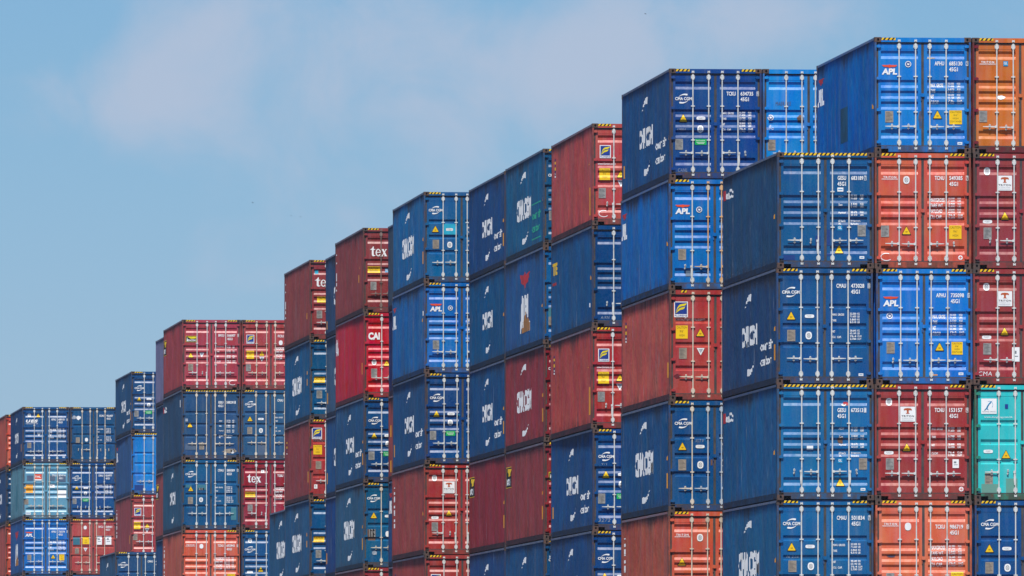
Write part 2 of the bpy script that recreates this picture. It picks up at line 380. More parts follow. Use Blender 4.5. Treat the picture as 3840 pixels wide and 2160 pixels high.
def door_mesh(kind, right):
    mb = MB(); MR = (lambda u: W - u) if right else (lambda u: u)
    ua, u0, u1, ub, va, vb = 0.098, 0.162, 1.10, 1.186, 0.160, 2.722
    prof = [p for p in PROF[kind] if va < p[0] < vb]
    prof = [(va, LEAF)] + prof + [(vb, LEAF)]
    # leaf frame (flat) either side of the ribbed panel; 2 mm proud so that the weld line shows
    fy = LEAF - 0.006
    for a, b in ((ua, u0), (u1, ub)):
        mb.add([P(MR(a), fy, va), P(MR(b), fy, va), P(MR(b), fy, vb), P(MR(a), fy, vb)], [(0, 1, 2, 3)], 'paint')
    vs = []
    for v, y in prof: vs += [P(MR(u0), y, v), P(MR(u1), y, v)]
    mb.add(vs, [(2 * i, 2 * i + 1, 2 * i + 3, 2 * i + 2) for i in range(len(prof) - 1)], 'paint')
    for uu in (u0, u1):                     # ends of the ribs and the step to the frame
        vs = [P(MR(uu), fy, va)] + [P(MR(uu), y, v) for v, y in prof] + [P(MR(uu), fy, vb)]
        n = len(prof)
        top = [P(MR(uu), fy, v) for v, y in prof]
        vs2 = top + [P(MR(uu), y, v) for v, y in prof]
        mb.add(vs2, [(i, i + 1, n + i + 1, n + i) for i in range(n - 1)], 'paint')
    # leaf edges
    d = LEAF + 0.05
    for uu in (ua, ub):
        mb.add([P(MR(uu), fy, va), P(MR(uu), d, va), P(MR(uu), d, vb), P(MR(uu), fy, vb)], [(0, 1, 2, 3)], 'paint')
    for vv in (va, vb):
        mb.add([P(MR(ua), fy, vv), P(MR(ub), fy, vv), P(MR(ub), d, vv), P(MR(ua), d, vv)], [(0, 1, 2, 3)], 'paint')
    # top and bottom rails of the leaf, with their weld line
    for a, b in ((va, 0.292), (2.562, vb)):
        mb.box(min(MR(u0), MR(u1)), max(MR(u0), MR(u1)), LEAF - 0.005, LEAF - 0.0005, a + 0.001, b, 'paint')
    return mb.mesh('door')
M_DOOR = {(k, r): door_mesh(k, r) for k in RIBS for r in (0, 1)}
def gasket_mesh():
    mb = MB(); q = 'gasket'
    mb.box(0.05, W - 0.05, 0.034, 0.10, 0.124, 0.158, q)
    mb.box(0.05, W - 0.05, 0.038, 0.10, 2.724, 2.744, q)
    mb.box(1.188, 1.250, 0.050, 0.10, 0.158, 2.724, q)
    mb.box(0.050, 0.096, 0.062, 0.084, 0.158, 2.724, q); mb.box(W - 0.096, W - 0.050, 0.062, 0.084, 0.158, 2.724, q)
    return mb.mesh('gasket')
M_GASK = gasket_mesh()
def hinge_mesh():
    mb = MB()
    pts = [(0.040, 0.012), (0.055, -0.026), (0.085, -0.036), (0.140, -0.030), (0.158, -0.010), (0.158, 0.014), (0.138, 0.036), (0.080, 0.040), (0.052, 0.030)]
    mb.prism(pts, 0.006, 0.062, 'paint')
    return mb.mesh('hinge')
M_HINGE = hinge_mesh()
M_HINGE_R = M_HINGE.copy()
for v_ in M_HINGE_R.vertices: v_.co.x = -v_.co.x
M_HINGE_R.flip_normals()

def octo(cu, cv, w_, h_, c=0.012):
    a, b = w_ / 2, h_ / 2
    return [(cu - a + c, cv - b), (cu + a - c, cv - b), (cu + a, cv - b + c), (cu + a, cv + b - c), (cu + a - c, cv + b), (cu - a + c, cv + b), (cu - a, cv + b - c), (cu - a, cv - b + c)]
def rod_mesh(mat):
    """lock rod at u = 0 (placed by the object's location) with cams, keepers and guides"""
    mb = MB(); r = 0.0175; yc = 0.031
    mb.tube(0, yc, 0.10, 2.79, r, mat)
    for v in (0.225, 2.655):                                   # keeper plates with their flanges and bolts
        mb.prism(octo(0, v, 0.066, 0.135), 0.010, 0.050, mat)
        mb.prism(octo(-0.037, v, 0.030, 0.085, 0.006), 0.030, 0.054, mat); mb.prism(octo(0.037, v, 0.030, 0.085, 0.006), 0.030, 0.054, mat)
        for du in (-0.038, 0.038):
            for dv in (-0.028, 0.028): mb.prism(octo(du, v + dv, 0.012, 0.012, 0.004), 0.024, 0.031, 'gasket')
    for v in (0.985, 1.88):                                    # guides
        mb.prism(octo(0, v, 0.105, 0.026, 0.006), 0.026, 0.056, mat); mb.prism(octo(0, v, 0.052, 0.05, 0.012), 0.006, 0.052, mat)
    for v, s in ((0.082, -1), (2.80, 1)):                      # cams and cam keepers
        mb.prism(octo(0, v, 0.050, 0.034, 0.01), -0.001, 0.05, mat)
        mb.prism([(-0.036, v - s * 0.030), (-0.010, v - s * 0.030), (-0.006, v + s * 0.022), (-0.030, v + s * 0.030)], -0.002, 0.04, mat)
        mb.prism([(0.036, v - s * 0.030), (0.010, v - s * 0.030), (0.006, v + s * 0.022), (0.030, v + s * 0.030)], -0.002, 0.04, mat)
        mb.box(-0.034, 0.034, 0.006, 0.05, v - s * 0.045 - 0.010, v - s * 0.045 + 0.010, 'casting')
    me = mb.mesh('locking_bar')
    for v in me.vertices: v.co.x += W / 2
    return me
M_ROD = {k: rod_mesh(k) for k in ('galvanised', 'rod_cream', 'rod_orange', 'rod_rusty', 'rod_blue')}
def handle_mesh(mat, direction, hang):
    mb = MB(); s = direction; v = 2.245
    def pr(pts, y0, y1, m=mat): mb.prism([(s * a, b) for a, b in pts], y0, y1, m)
    mb.prism(octo(s * 0.028, v, 0.05, 0.062, 0.008), -0.002, 0.045, mat)      # hub on the rod
    if not hang:
        pr([(0.03, v - 0.014), (0.15, v - 0.020), (0.36, v - 0.012), (0.36, v + 0.004), (0.20, v + 0.014), (0.03, v + 0.016)], 0.002, 0.016)
        cu = 0.185
    else:
        pr([(0.012, v + 0.02), (0.040, v + 0.02), (0.046, v + 0.20), (0.034, v + 0.33), (0.014, v + 0.33), (0.006, v + 0.18)], 0.004, 0.018)
        cu = 0.19
    # catch on the leaf
    mb.prism(octo(s * cu, v - 0.030, 0.042, 0.075, 0.016), 0.014 if hang else -0.004, 0.058, mat)
    mb.prism(octo(s * (cu + 0.006 * hang), v + 0.045, 0.044, 0.052, 0.016), 0.020, 0.058, mat)
    mb.prism(octo(s * cu, v + 0.048, 0.018, 0.022, 0.006), 0.010, 0.021, 'gasket'); mb.prism(octo(s * cu, v - 0.036, 0.012, 0.022, 0.004), -0.010, 0.013, 'black')
    mb.box(min(s * cu - 0.008, s * cu + 0.008), s * cu + 0.008, 0.03, 0.058, v - 0.05, v + 0.08, mat)
    me = mb.mesh('handle')
    for q in me.vertices: q.co.x += W / 2
    return me
M_HAND = {(k, d, h): handle_mesh(k, d, h) for k in M_ROD for d in (-1, 1) for h in (0, 1)}
def latch_mesh():
    mb = MB(); mb.prism(octo(1.219, 1.455, 0.10, 0.085, 0.012), 0.012, 0.056, 'paint'); mb.box(1.175, 1.20, 0.03, 0.056, 1.40, 1.60, 'frame')
    return mb.mesh('latch_plate')
M_LATCH = latch_mesh()

def hazard_mesh(u0, u1):
    mb = MB(); v0, v1 = 0.012, 0.074; y = 0.0085
    mb.add([P(u0, y, v0), P(u1, y, v0), P(u1, y, v1), P(u0, y, v1)], [(0, 1, 2, 3)], 'black')
    step = 0.108; u = u0 - 0.02
    while u < u1 - 0.02:
        a0, a1 = u + 0.045, u + 0.045 + 0.058; b0, b1 = u, u + 0.058
        q = [(max(u0, a0), v0 + 0.001), (min(u1, a1), v0 + 0.001), (min(u1, b1), v1 - 0.001), (max(u0, b0), v1 - 0.001)]
        mb.add([P(p[0], y - 0.002, p[1]) for p in q], [(0, 1, 2, 3)], 'yellow'); u += step
    me = bpy.data.meshes.new('hazard_stripe'); me.from_pydata(mb.v, [], mb.f)
    for m in mb.mats: me.materials.append(MATS[m])
    me.polygons.foreach_set('material_index', mb.m); return me
M_HAZ = {'l': hazard_mesh(0.168, 0.53), 'r': hazard_mesh(W - 0.53, W - 0.168), 'f': hazard_mesh(0.168, W - 0.168), 's': hazard_mesh(0.30, 0.46)}

# ---------------------------------------------------------------- lettering and signs
TXT = {}
def text_tris(s, bold=0.0, space=1.0, shear=0.0):
    key = (s, bold, space, shear)
    if key in TXT: return TXT[key]
    cu = bpy.data.curves.new('lettering', 'FONT'); cu.body = s; cu.offset = bold; cu.space_character = space; cu.shear = shear
    cu.resolution_u = 3; cu.size = 1.0
    ob = bpy.data.objects.new('lettering', cu)
    me = bpy.data.meshes.new_from_object(ob)
    vs = [(v.co.x, -v.co.y) for v in me.vertices]; fs = [tuple(p.vertices) for p in me.polygons]
    bpy.data.objects.remove(ob); bpy.data.curves.remove(cu); bpy.data.meshes.remove(me)
    x0 = min(v[0] for v in vs); x1 = max(v[0] for v in vs); y0 = min(v[1] for v in vs); y1 = max(v[1] for v in vs)
    vs = [((x - x0) / max(1e-6, x1 - x0), (y - y0) / max(1e-6, y1 - y0)) for x, y in vs]
    TXT[key] = (vs, fs); return TXT[key]
class Dec:
    def __init__(s, prof): s.items = []; s.prof = prof
    def poly(s, pts, mat, layer=0): s.items.append((list(pts), [tuple(range(len(pts)))], mat, layer)); return s
    def rect(s, u0, u1, v0, v1, mat, layer=0): return s.poly([(u0, v0), (u1, v0), (u1, v1), (u0, v1)], mat, layer)
    def disc(s, cu, cv, ru, rv, mat, layer=0, n=18, pw=1.0):
        f = lambda t: math.copysign(abs(t) ** pw, t)
        return s.poly([(cu + ru * f(math.cos(2 * math.pi * i / n)), cv + rv * f(math.sin(2 * math.pi * i / n))) for i in range(n)], mat, layer)
    def ring(s, cu, cv, ru, rv, t, mat, layer=0, n=18, a0=0, a1=360):
        k = int(n * abs(a1 - a0) / 360)
        A = [R(a0 + (a1 - a0) * i / k) for i in range(k + 1)]
        vs = [(cu + ru * math.cos(a), cv + rv * math.sin(a)) for a in A] + [(cu + (ru - t) * math.cos(a), cv + (rv - t) * math.sin(a)) for a in A]
        s.items.append((vs, [(i, i + 1, k + 2 + i, k + 1 + i) for i in range(k)], mat, layer)); return s
    def crescent(s, cu, cv, ru, rv, a0, a1, tmax, mat, layer=0, end=0.9, n=14):
        A = [R(a0 + (a1 - a0) * i / n) for i in range(n + 1)]
        T = [tmax * min(1, (i / n) / end) ** 0.9 * (1 if i < n else 0.75) for i in range(n + 1)]
        vs = [(cu + (ru) * math.cos(a), cv + (rv) * math.sin(a)) for a in A] + [(cu + (ru - t * ru / rv * 0.4) * math.cos(a), cv + (rv - t) * math.sin(a)) for a, t in zip(A, T)]
        s.items.append((vs, [(i, i + 1, n + 2 + i, n + 1 + i) for i in range(n)], mat, layer)); return s
    def text(s, t, x0, x1, v0, v1, mat, layer=0, bold=0.012, space=1.0, shear=0.0):
        vs, fs = text_tris(t, bold, space, shear)
        s.items.append(([(x0 + (x1 - x0) * a, v0 + (v1 - v0) * b) for a, b in vs], fs, mat, layer)); return s
    def build(s, name):
        pr = PROF[s.prof]; side = s.prof == 'side'; mb = MB()
        for vs, fs, mat, layer in s.items:
            ax = 0 if side else 1
            lo = min(v[ax] for v in vs); hi = max(v[ax] for v in vs)
            cuts = [p[0] for p in pr if lo + 1e-5 < p[0] < hi - 1e-5]
            if cuts:
                bm = bmesh.new(); bv = [bm.verts.new((x, y, 0)) for x, y in vs]
                for f in fs:
                    try: bm.faces.new([bv[i] for i in f])
                    except ValueError: pass
                no = (1, 0, 0) if side else (0, 1, 0)
                for c in cuts:
                    bmesh.ops.bisect_plane(bm, geom=bm.verts[:] + bm.edges[:] + bm.faces[:], plane_co=(c, c, 0), plane_no=no, dist=1e-6)
                bm.verts.index_update()
                vs = [(v.co.x, v.co.y) for v in bm.verts]; fs = [tuple(v.index for v in f.verts) for f in bm.faces]; bm.free()
            off = 0.004 + 0.003 * layer + (0 if side else 0.007)
            if side: pts = [P(interp(pr, a) - off, a, v) for a, v in vs]
            else: pts = [P(u, interp(pr, v) - off, v) for u, v in vs]
            mb.add(pts, fs, mat)
        me = bpy.data.meshes.new(name); me.from_pydata(mb.v, [], mb.f)
        for m in mb.mats: me.materials.append(MATS[m])
        me.polygons.foreach_set('material_index', mb.m)
        return me
DCACHE = {}
def bez(p0, p1, p2, n=8):
    return [((1 - t) ** 2 * p0[0] + 2 * t * (1 - t) * p1[0] + t * t * p2[0], (1 - t) ** 2 * p0[1] + 2 * t * (1 - t) * p1[1] + t * t * p2[1]) for t in [i / n for i in range(n + 1)]]

# each entry: code -> (object name, function(dec, *args))
def d_cma(d, u, v, k=1.0):
    d.text('CMA CGM', u, u + 0.44 * k, v + 0.090, v + 0.172, 'white', 0, 0.028)
    d.crescent(u + 0.27 * k, v + 0.17, 0.20 * k, 0.17, 200, 288, 0.045, 'white')
    d.crescent(u + 0.17 * k, v + 0.09, 0.20 * k, 0.17, 20, 108, 0.045, 'white')
def d_apl(d, u, v):
    d.poly([(u, v), (u + 0.17, v - 0.002), (u + 0.19, v - 0.012), (u + 0.205, v - 0.012), (u + 0.225, v - 0.002), (u + 0.395, v), (u + 0.345, v + 0.046), (u + 0.23, v + 0.052), (u + 0.198, v + 0.072), (u + 0.166, v + 0.052), (u + 0.055, v + 0.046)], 'logo_red')
    d.text('APL', u, u + 0.39, v + 0.085, v + 0.24, 'white', 0, 0.045, 1.0, 0.10)
def d_emblem(d, u, v):
    d.disc(u, v, 0.078, 0.078, 'dim_white'); d.ring(u, v, 0.078, 0.078, 0.016, 'white', 1); d.ring(u, v, 0.055, 0.055, 0.02, 'logo_blue', 1)
    d.poly([(u - 0.03, v - 0.03), (u + 0.01, v - 0.01), (u + 0.035, v - 0.025), (u + 0.03, v + 0.015), (u - 0.005, v + 0.03), (u - 0.02, v + 0.01)], 'white', 2)
def d_tri(d, u, v, k=1.0):
    def T(a, h, c):   # rounded triangle
        A = (u, v - h * 0.55); B = (u + a, v + h * 0.45); C = (u - a, v + h * 0.45); out = []
        for p, q, r in ((C, A, B), (A, B, C), (B, C, A)):
            out += [(q[0] + (p[0] - q[0]) * c, q[1] + (p[1] - q[1]) * c), (q[0] + (r[0] - q[0]) * c, q[1] + (r[1] - q[1]) * c)]
        return out
    d.poly(T(0.126 * k, 0.235 * k, 0.07), 'black'); d.poly(T(0.102 * k, 0.192 * k, 0.05), 'amber' if k > 1 else 'yellow', 1)
    d.rect(u - 0.03, u + 0.03, v + 0.015, v + 0.021, 'black', 2); d.rect(u - 0.025, u + 0.025, v + 0.035, v + 0.040, 'black', 2)
def d_inv(d, u, v):
    d.poly([(u - 0.105, v - 0.09), (u + 0.105, v - 0.09), (u, v + 0.105)], 'white'); d.poly([(u - 0.06, v - 0.065), (u + 0.06, v - 0.065), (u, v + 0.045)], 'dim_white', 1)
def d_oval(d, u, v):
    d.disc(u, v, 0.118, 0.043, 'white', 0, 20, 0.5); d.text('CSC SAFETY', u - 0.07, u + 0.07, v - 0.022, v - 0.004, 'grey_text', 1, 0.0); d.text('APPROVAL', u - 0.045, u + 0.045, v + 0.006, v + 0.02, 'grey_text', 1, 0.0)
def d_badge(d, u, v, dark=1):
    d.disc(u, v, 0.080, 0.097, 'white', 0, 22, 0.8)
    if dark: d.ring(u, v, 0.048, 0.060, 0.011, 'grey_text', 1); d.rect(u - 0.022, u - 0.006, v - 0.035, v + 0.035, 'grey_text', 1); d.rect(u + 0.006, u + 0.022, v - 0.03, v + 0.035, 'grey_text', 1)
def d_plate(d, u, v, grey=0):
    m = 'plate_grey' if grey else 'plate_tan'; d.rect(u, u + 0.205, v, v + 0.285, m)
    for i in range(7): d.rect(u + 0.02, u + 0.12 + 0.06 * ((i * 37) % 3) / 2, v + 0.03 + i * 0.035, v + 0.036 + i * 0.035, 'gasket', 1)
def d_green(d, u, v):
    d.rect(u, u + 0.305, v, v + 0.155, 'green'); d.text('Eco-Container', u + 0.03, u + 0.27, v + 0.025, v + 0.055, 'white', 1, 0.01)
    d.rect(u + 0.04, u + 0.26, v + 0.085, v + 0.096, 'white', 1); d.rect(u + 0.07, u + 0.24, v + 0.118, v + 0.128, 'white', 1)
def d_caution(d, u, v, w_=0.31, h_=0.34, n=3, mat='yellow'):
    d.rect(u, u + w_, v, v + h_, mat); c = u + w_ / 2
    L4 = [('CAUTION', 0.42), ("9'6\"", 0.16), ('HIGH', 0.22)] + ([('CONTAINER', 0.46)] if n == 4 else [])
    for i, (t, hw) in enumerate(L4):
        y = v + h_ * (0.06 + i * 0.9 / len(L4)); d.text(t, c - hw * w_, c + hw * w_, y, y + h_ * 0.50 / len(L4), 'black', 1, -0.014)
def d_wide(d, u, v):
    d.rect(u, u + 0.43, v, v + 0.215, 'yellow'); d.text('CAUTION', u + 0.06, u + 0.37, v + 0.02, v + 0.095, 'black', 1, 0.0)
    d.text("9'6\" HIGH", u + 0.08, u + 0.35, v + 0.125, v + 0.185, 'grey_text', 1, 0.0)
def d_triton(d, u, v):
    d.text('TRITON', u + 0.04, u + 0.37, v, v + 0.055, 'white', 0, 0.03, 1.35); d.rect(u, u + 0.41, v + 0.066, v + 0.074, 'white')
    d.text('www.tritoncontainer.com', u, u + 0.41, v + 0.076, v + 0.094, 'white', 0, 0.01)
def d_tsign(d, u, v, k=1.0):
    d.rect(u, u + 0.375, v, v + 0.375, 'white'); c = u + 0.19
    d.poly([(c - 0.105, v + 0.075), (c - 0.08, v + 0.045), (c, v + 0.036), (c + 0.08, v + 0.045), (c + 0.105, v + 0.075), (c + 0.095, v + 0.10), (c + 0.055, v + 0.085), (c + 0.026, v + 0.092), (c + 0.022, v + 0.15), (c + 0.05, v + 0.178), (c - 0.05, v + 0.178), (c - 0.022, v + 0.15), (c - 0.026, v + 0.092), (c - 0.055, v + 0.085), (c - 0.095, v + 0.10)], 'triton_rust', 1)
    d.text('TRITON', u + 0.03, u + 0.345, v + 0.215, v + 0.262, 'black', 1, 0.015, 1.15); d.text('INTERNATIONAL', u + 0.04, u + 0.335, v + 0.285, v + 0.305, 'grey_text', 1, 0.0, 1.2)
    d.rect(u + 0.04, u + 0.335, v + 0.335, v + 0.341, 'grey_text', 1)
def d_flo(d, u, v, w_=0.34, h_=0.385):
    d.rect(u, u + w_, v, v + h_, 'white'); b0, b1, c0, c1 = u + 0.022, u + w_ - 0.022, v + 0.02, v + h_ * 0.80
    d.rect(b0, b1, c0, c1, 'logo_blue', 1)
    X = lambda t: b0 + (b1 - b0) * t; Y = lambda t: c0 + (c1 - c0) * t
    up = bez((0.06, 0.96), (0.20, 0.22), (0.50, 0.16)) + [(0.78, 0.12), (0.97, 0.06)] + bez((0.97, 0.06), (0.92, 0.32), (0.62, 0.36)) + [(0.42, 0.40)] + bez((0.42, 0.40), (0.26, 0.55), (0.06, 0.96))
    lo_ = bez((0.06, 0.96), (0.26, 0.55), (0.46, 0.46)) + [(0.66, 0.42), (0.84, 0.36)] + bez((0.84, 0.36), (0.78, 0.60), (0.52, 0.63)) + bez((0.52, 0.63), (0.34, 0.66), (0.06, 0.96))
    up = up[:11] + bez((0.97, 0.06), (0.92, 0.30), (0.60, 0.33)) + bez((0.46, 0.36), (0.28, 0.44), (0.14, 0.72))
    d.poly([(X(a), Y(b)) for a, b in up], 'logo_yellow', 2); d.poly([(X(a), Y(b)) for a, b in lo_], 'logo_yellow', 2)
    d.text('FLORENS', u + 0.018, u + w_ - 0.018, v + h_ * 0.845, v + h_ * 0.955, 'logo_blue', 1, 0.015)
def d_www(d, u, v, w_=0.83, h_=0.07): d.text('www.florens.com', u, u + w_, v, v + h_, 'white', 0, 0.01, 1.0)
def d_gl(d, u, v): d.rect(u, u + 0.12, v, v + 0.125, 'gl_blue'); d.text('GL', u + 0.015, u + 0.105, v + 0.02, v + 0.085, 'white', 1, 0.02)
def d_tex(d, u, v, k=1.0):
    h = 0.34; X = lambda a: u + a * k; Y = lambda b: v + b * h
    t = [(0.0, 0.32), (0.06, 0.24), (0.11, 0.12), (0.135, 0.0), (0.165, 0.0), (0.165, 0.26), (0.235, 0.26), (0.235, 0.34), (0.165, 0.34), (0.165, 0.80), (0.185, 0.88), (0.24, 0.86), (0.245, 0.90), (0.19, 0.98), (0.13, 0.99), (0.09, 0.92), (0.08, 0.82), (0.08, 0.34), (0.0, 0.34)]
    d.poly([(X(a), Y(b)) for a, b in t], 'white')
    cx, cy = 0.365, 0.62; ro, rv = 0.115, 0.38
    d.items.append(([(X(cx + ro * math.cos(R(a))), Y(cy + rv * math.sin(R(a)))) for a in range(30, 361, 15)] + [(X(cx + (ro - 0.055 + 0.02 * math.cos(R(a)) ** 2 * (1 if a > 270 else 0)) * math.cos(R(a))), Y(cy + (rv - 0.09) * math.sin(R(a)))) for a in range(30, 361, 15)], [(i, i + 1, 24 + i, 23 + i) for i in range(22)], 'white', 0))
    d.poly([(X(cx - 0.08), Y(0.56)), (X(cx + 0.115), Y(0.56)), (X(cx + 0.113), Y(0.635)), (X(cx - 0.08), Y(0.635))], 'white', 1)
    x0 = 0.505
    d.poly([(X(x0), Y(0.27)), (X(x0 + 0.13), Y(0.27)), (X(x0 + 0.115), Y(0.34)), (X(x0 + 0.235), Y(0.90)), (X(x0 + 0.27), Y(0.99)), (X(x0 + 0.125), Y(0.99)), (X(x0 + 0.145), Y(0.92)), (X(x0 + 0.03), Y(0.34))], 'white')
    d.poly([(X(x0 + 0.165), Y(0.27)), (X(x0 + 0.26), Y(0.27)), (X(x0 + 0.225), Y(0.34)), (X(x0 + 0.065), Y(0.92)), (X(x0 + 0.095), Y(0.99)), (X(x0 - 0.015), Y(0.99)), (X(x0 + 0.025), Y(0.92)), (X(x0 + 0.185), Y(0.34))], 'white', 1)
def d_cai(d, u, v): d.text('CAI', u, u + 0.40, v, v + 0.25, 'white', 0, 0.055)
def d_beacon(d, u, v):
    d.rect(u, u + 0.44, v, v + 0.25, 'logo_yellow'); d.rect(u + 0.012, u + 0.428, v + 0.012, v + 0.238, 'black', 1)
    d.poly([(u + 0.06, v + 0.03), (u + 0.42, v + 0.03), (u + 0.42, v + 0.10), (u + 0.20, v + 0.115)], 'logo_yellow', 2)
    d.text('BEACON', u + 0.04, u + 0.40, v + 0.14, v + 0.22, 'white', 2, 0.03); d.poly([(u + 0.03, v + 0.22), (u + 0.055, v + 0.05), (u + 0.085, v + 0.22)], 'white', 3)
def d_tal(d, u, v): d.rect(u, u + 0.39, v, v + 0.34, 'logo_red'); d.rect(u, u + 0.39, v + 0.27, v + 0.34, 'white', 1); d.text('TAL', u + 0.04, u + 0.35, v + 0.09, v + 0.19, 'white', 1, 0.04)
def d_ues(d, u, v): d.text('UES', u, u + 0.62, v, v + 0.16, 'white', 0, 0.06, 1.3, 0.2); d.text('UES International', u, u + 0.62, v + 0.19, v + 0.235, 'white', 0, 0.01)
def d_dolphin(d, u, v):
    d.rect(u, u + 0.39, v, v + 0.385, 'white')
    body = bez((0.10, 0.30), (0.16, 0.10), (0.29, 0.05)) + bez((0.29, 0.05), (0.24, 0.09), (0.245, 0.12)) + bez((0.245, 0.12), (0.19, 0.15), (0.16, 0.25)) + [(0.19, 0.29), (0.13, 0.27), (0.07, 0.30)]
    d.poly([(u + a, v + b) for a, b in body], 'gl_blue', 1); d.ring(u + 0.20, v + 0.16, 0.10, 0.10, 0.008, 'gl_blue', 1, 18, 250, 400)
    d.text('DONG FANG', u + 0.03, u + 0.36, v + 0.315, v + 0.345, 'grey_text', 1, 0.0, 1.1)
def d_wwwdf(d, u, v): d.text('www.dongfang.com.hk', u, u + 0.72, v, v + 0.06, 'white', 0, 0.0)
def d_serial(d, pre, num, chk, v, style='t', size='45G1'):
    if style == 'g': pu, nu, cu_, su = (1.535, 1.75), (1.88, 2.185), (2.205, 2.268), (1.53, 1.745)
    else: pu, nu, cu_, su = (1.515, 1.757), (1.885, 2.22), (2.305, 2.368), (1.885, 2.105)
    d.text(pre, *pu, v, v + 0.105, 'white', 0, 0.026, 1.05); d.text(num, *nu, v, v + 0.105, 'white', 0, 0.026, 1.05)
    d.text(size, *su, v + 0.148, v + 0.253, 'white', 0, 0.026, 1.05)
    if chk:
        a, b = cu_; t = 0.007; d.text(chk, a + 0.016, b - 0.016, v + 0.004, v + 0.101, 'white', 1, 0.012)
        d.rect(a, b, v - 0.008, v - 0.008 + t, 'white', 1); d.rect(a, b, v + 0.113 - t, v + 0.113, 'white', 1); d.rect(a, a + t, v - 0.008, v + 0.113, 'white', 1); d.rect(b - t, b, v - 0.008, v + 0.113, 'white', 1)
def d_data(d, style, v, *nums):
    if style == 'a':   lab = [('MAX. GROSS', 0.32), ('TARE', 0.115), ('NET', 0.085), ('CUB.CAP.', 0.205)]; u0, lh, pit, nh, n0 = 1.435, 0.098, 0.1425, 0.048, 1.87
    elif style == 't': lab = [('MAXGROSS', 0.37), ('TARE WT.', 0.335), ('PAYLOAD', 0.31), ('CU. CAP.', 0.30)]; u0, lh, pit, nh, n0 = 1.40, 0.098, 0.1425, 0.048, 1.865
    elif style == 'g': lab = [('MGW', 0.14), ('Tare', 0.10), ('Payload', 0.19), ('GE SeaCo', 0.18)]; u0, lh, pit, nh, n0 = 1.555, 0.055, 0.205, 0.050, 1.87
    elif style == 'n': lab = [('MAX. GROSS', 0.28), ('TARE', 0.10), ('NET', 0.075), ('CU.CAP.', 0.165)]; u0, lh, pit, nh, n0 = 1.455, 0.055, 0.205, 0.050, 1.87
    else:              lab = [('MAX. GROSS', 0.30), ('TARE', 0.10), ('NET', 0.07), ('CU.  CAP.', 0.23)]; u0, lh, pit, nh, n0 = 1.42, 0.055, 0.145, 0.050, 1.865
    vs_ = [v + pit * i for i in range(4)]
    if style == 'c': vs_ = [v, v + 0.145, v + 0.425, v + 0.565]
    sh = 0.25 if style == 'g' else 0
    for i, (t, w_) in enumerate(lab):
        y = vs_[i]; d.text(t, u0, u0 + w_, y + 0.02, y + 0.02 + lh, 'white', 0, 0.022, 1.0, sh)
        if i < 3 or style != 'g':
            a, b = nums[2 * i], nums[2 * i + 1]
            d.text(a, n0, n0 + 0.16, y, y + nh, 'white', 0, 0.022); d.text(b, n0 + 0.0, n0 + 0.16, y + 0.068, y + 0.068 + nh, 'white', 0, 0.022)
            un = ('KGS', 'LBS') if i < 3 else ('CU.M', 'CU.FT')
            w2 = 0.085 if i < 3 else 0.12
            if style == 'c': un = ('KG', 'LB') if i < 3 else ('CU.M', 'CU.FT'); w2 = 0.055 if i < 3 else 0.10; s0 = n0 + 0.19
            else: s0 = n0 + 0.235
            d.text(un[0], s0, s0 + w2, y, y + nh, 'white', 0, 0.022); d.text(un[1], s0, s0 + w2, y + 0.068, y + 0.068 + nh, 'white', 0, 0.022)
        else:
            d.text('Bridgetown,', n0, n0 + 0.25, y + 0.02, y + 0.07, 'white', 0, 0.01); d.text('Barbados', n0, n0 + 0.19, y + 0.09, y + 0.14, 'white', 0, 0.01); d.text('SRL', u0, u0 + 0.07, y + 0.09, y + 0.14, 'white', 0, 0.01)
def d_patch(d, u0, u1, v0, v1, mat): d.rect(u0, u1, v0, v1, mat)
def d_blob(d, u, v, ru, rv, mat):
    rnd = random.Random(int(u * 991 + v * 577)); n = 16
    d.poly([(u + ru * (0.7 + 0.5 * rnd.random()) * math.cos(2 * math.pi * i / n), v + rv * (0.7 + 0.5 * rnd.random()) * math.sin(2 * math.pi * i / n)) for i in range(n)], mat)
def d_scrawl(d, t, u0, u1, v0, v1, mat='dim_white'): d.text(t, u0, u1, v0, v1, mat, 0, -0.006, 1.1, 0.15)
def d_cee(d, u, v): d.ring(u, v, 0.15, 0.10, 0.018, 'white', 0, 24, 40, 300)
def d_label(d, u, v, w_=0.12, h_=0.065): d.rect(u, u + w_, v, v + h_, 'white'); d.rect(u + 0.02, u + w_ - 0.02, v + h_ * 0.4, v + h_ * 0.6, 'gl_blue', 1)
def d_round(d, u, v):
    d.disc(u, v, 0.058, 0.058, 'white'); d.rect(u - 0.04, u + 0.04, v - 0.008, v + 0.008, 'logo_red', 1); d.rect(u - 0.008, u + 0.008, v - 0.04, v + 0.04, 'logo_red', 1)
def d_paper(d, u, v, w_, h_): d.rect(u, u + w_, v, v + h_, 'white'); d.rect(u + w_ * 0.2, u + w_ * 0.6, v + h_ * 0.25, v + h_ * 0.45, 'grey_text', 1); d.rect(u + w_ * 0.2, u + w_ * 0.8, v + h_ * 0.6, v + h_ * 0.66, 'grey_text', 1)
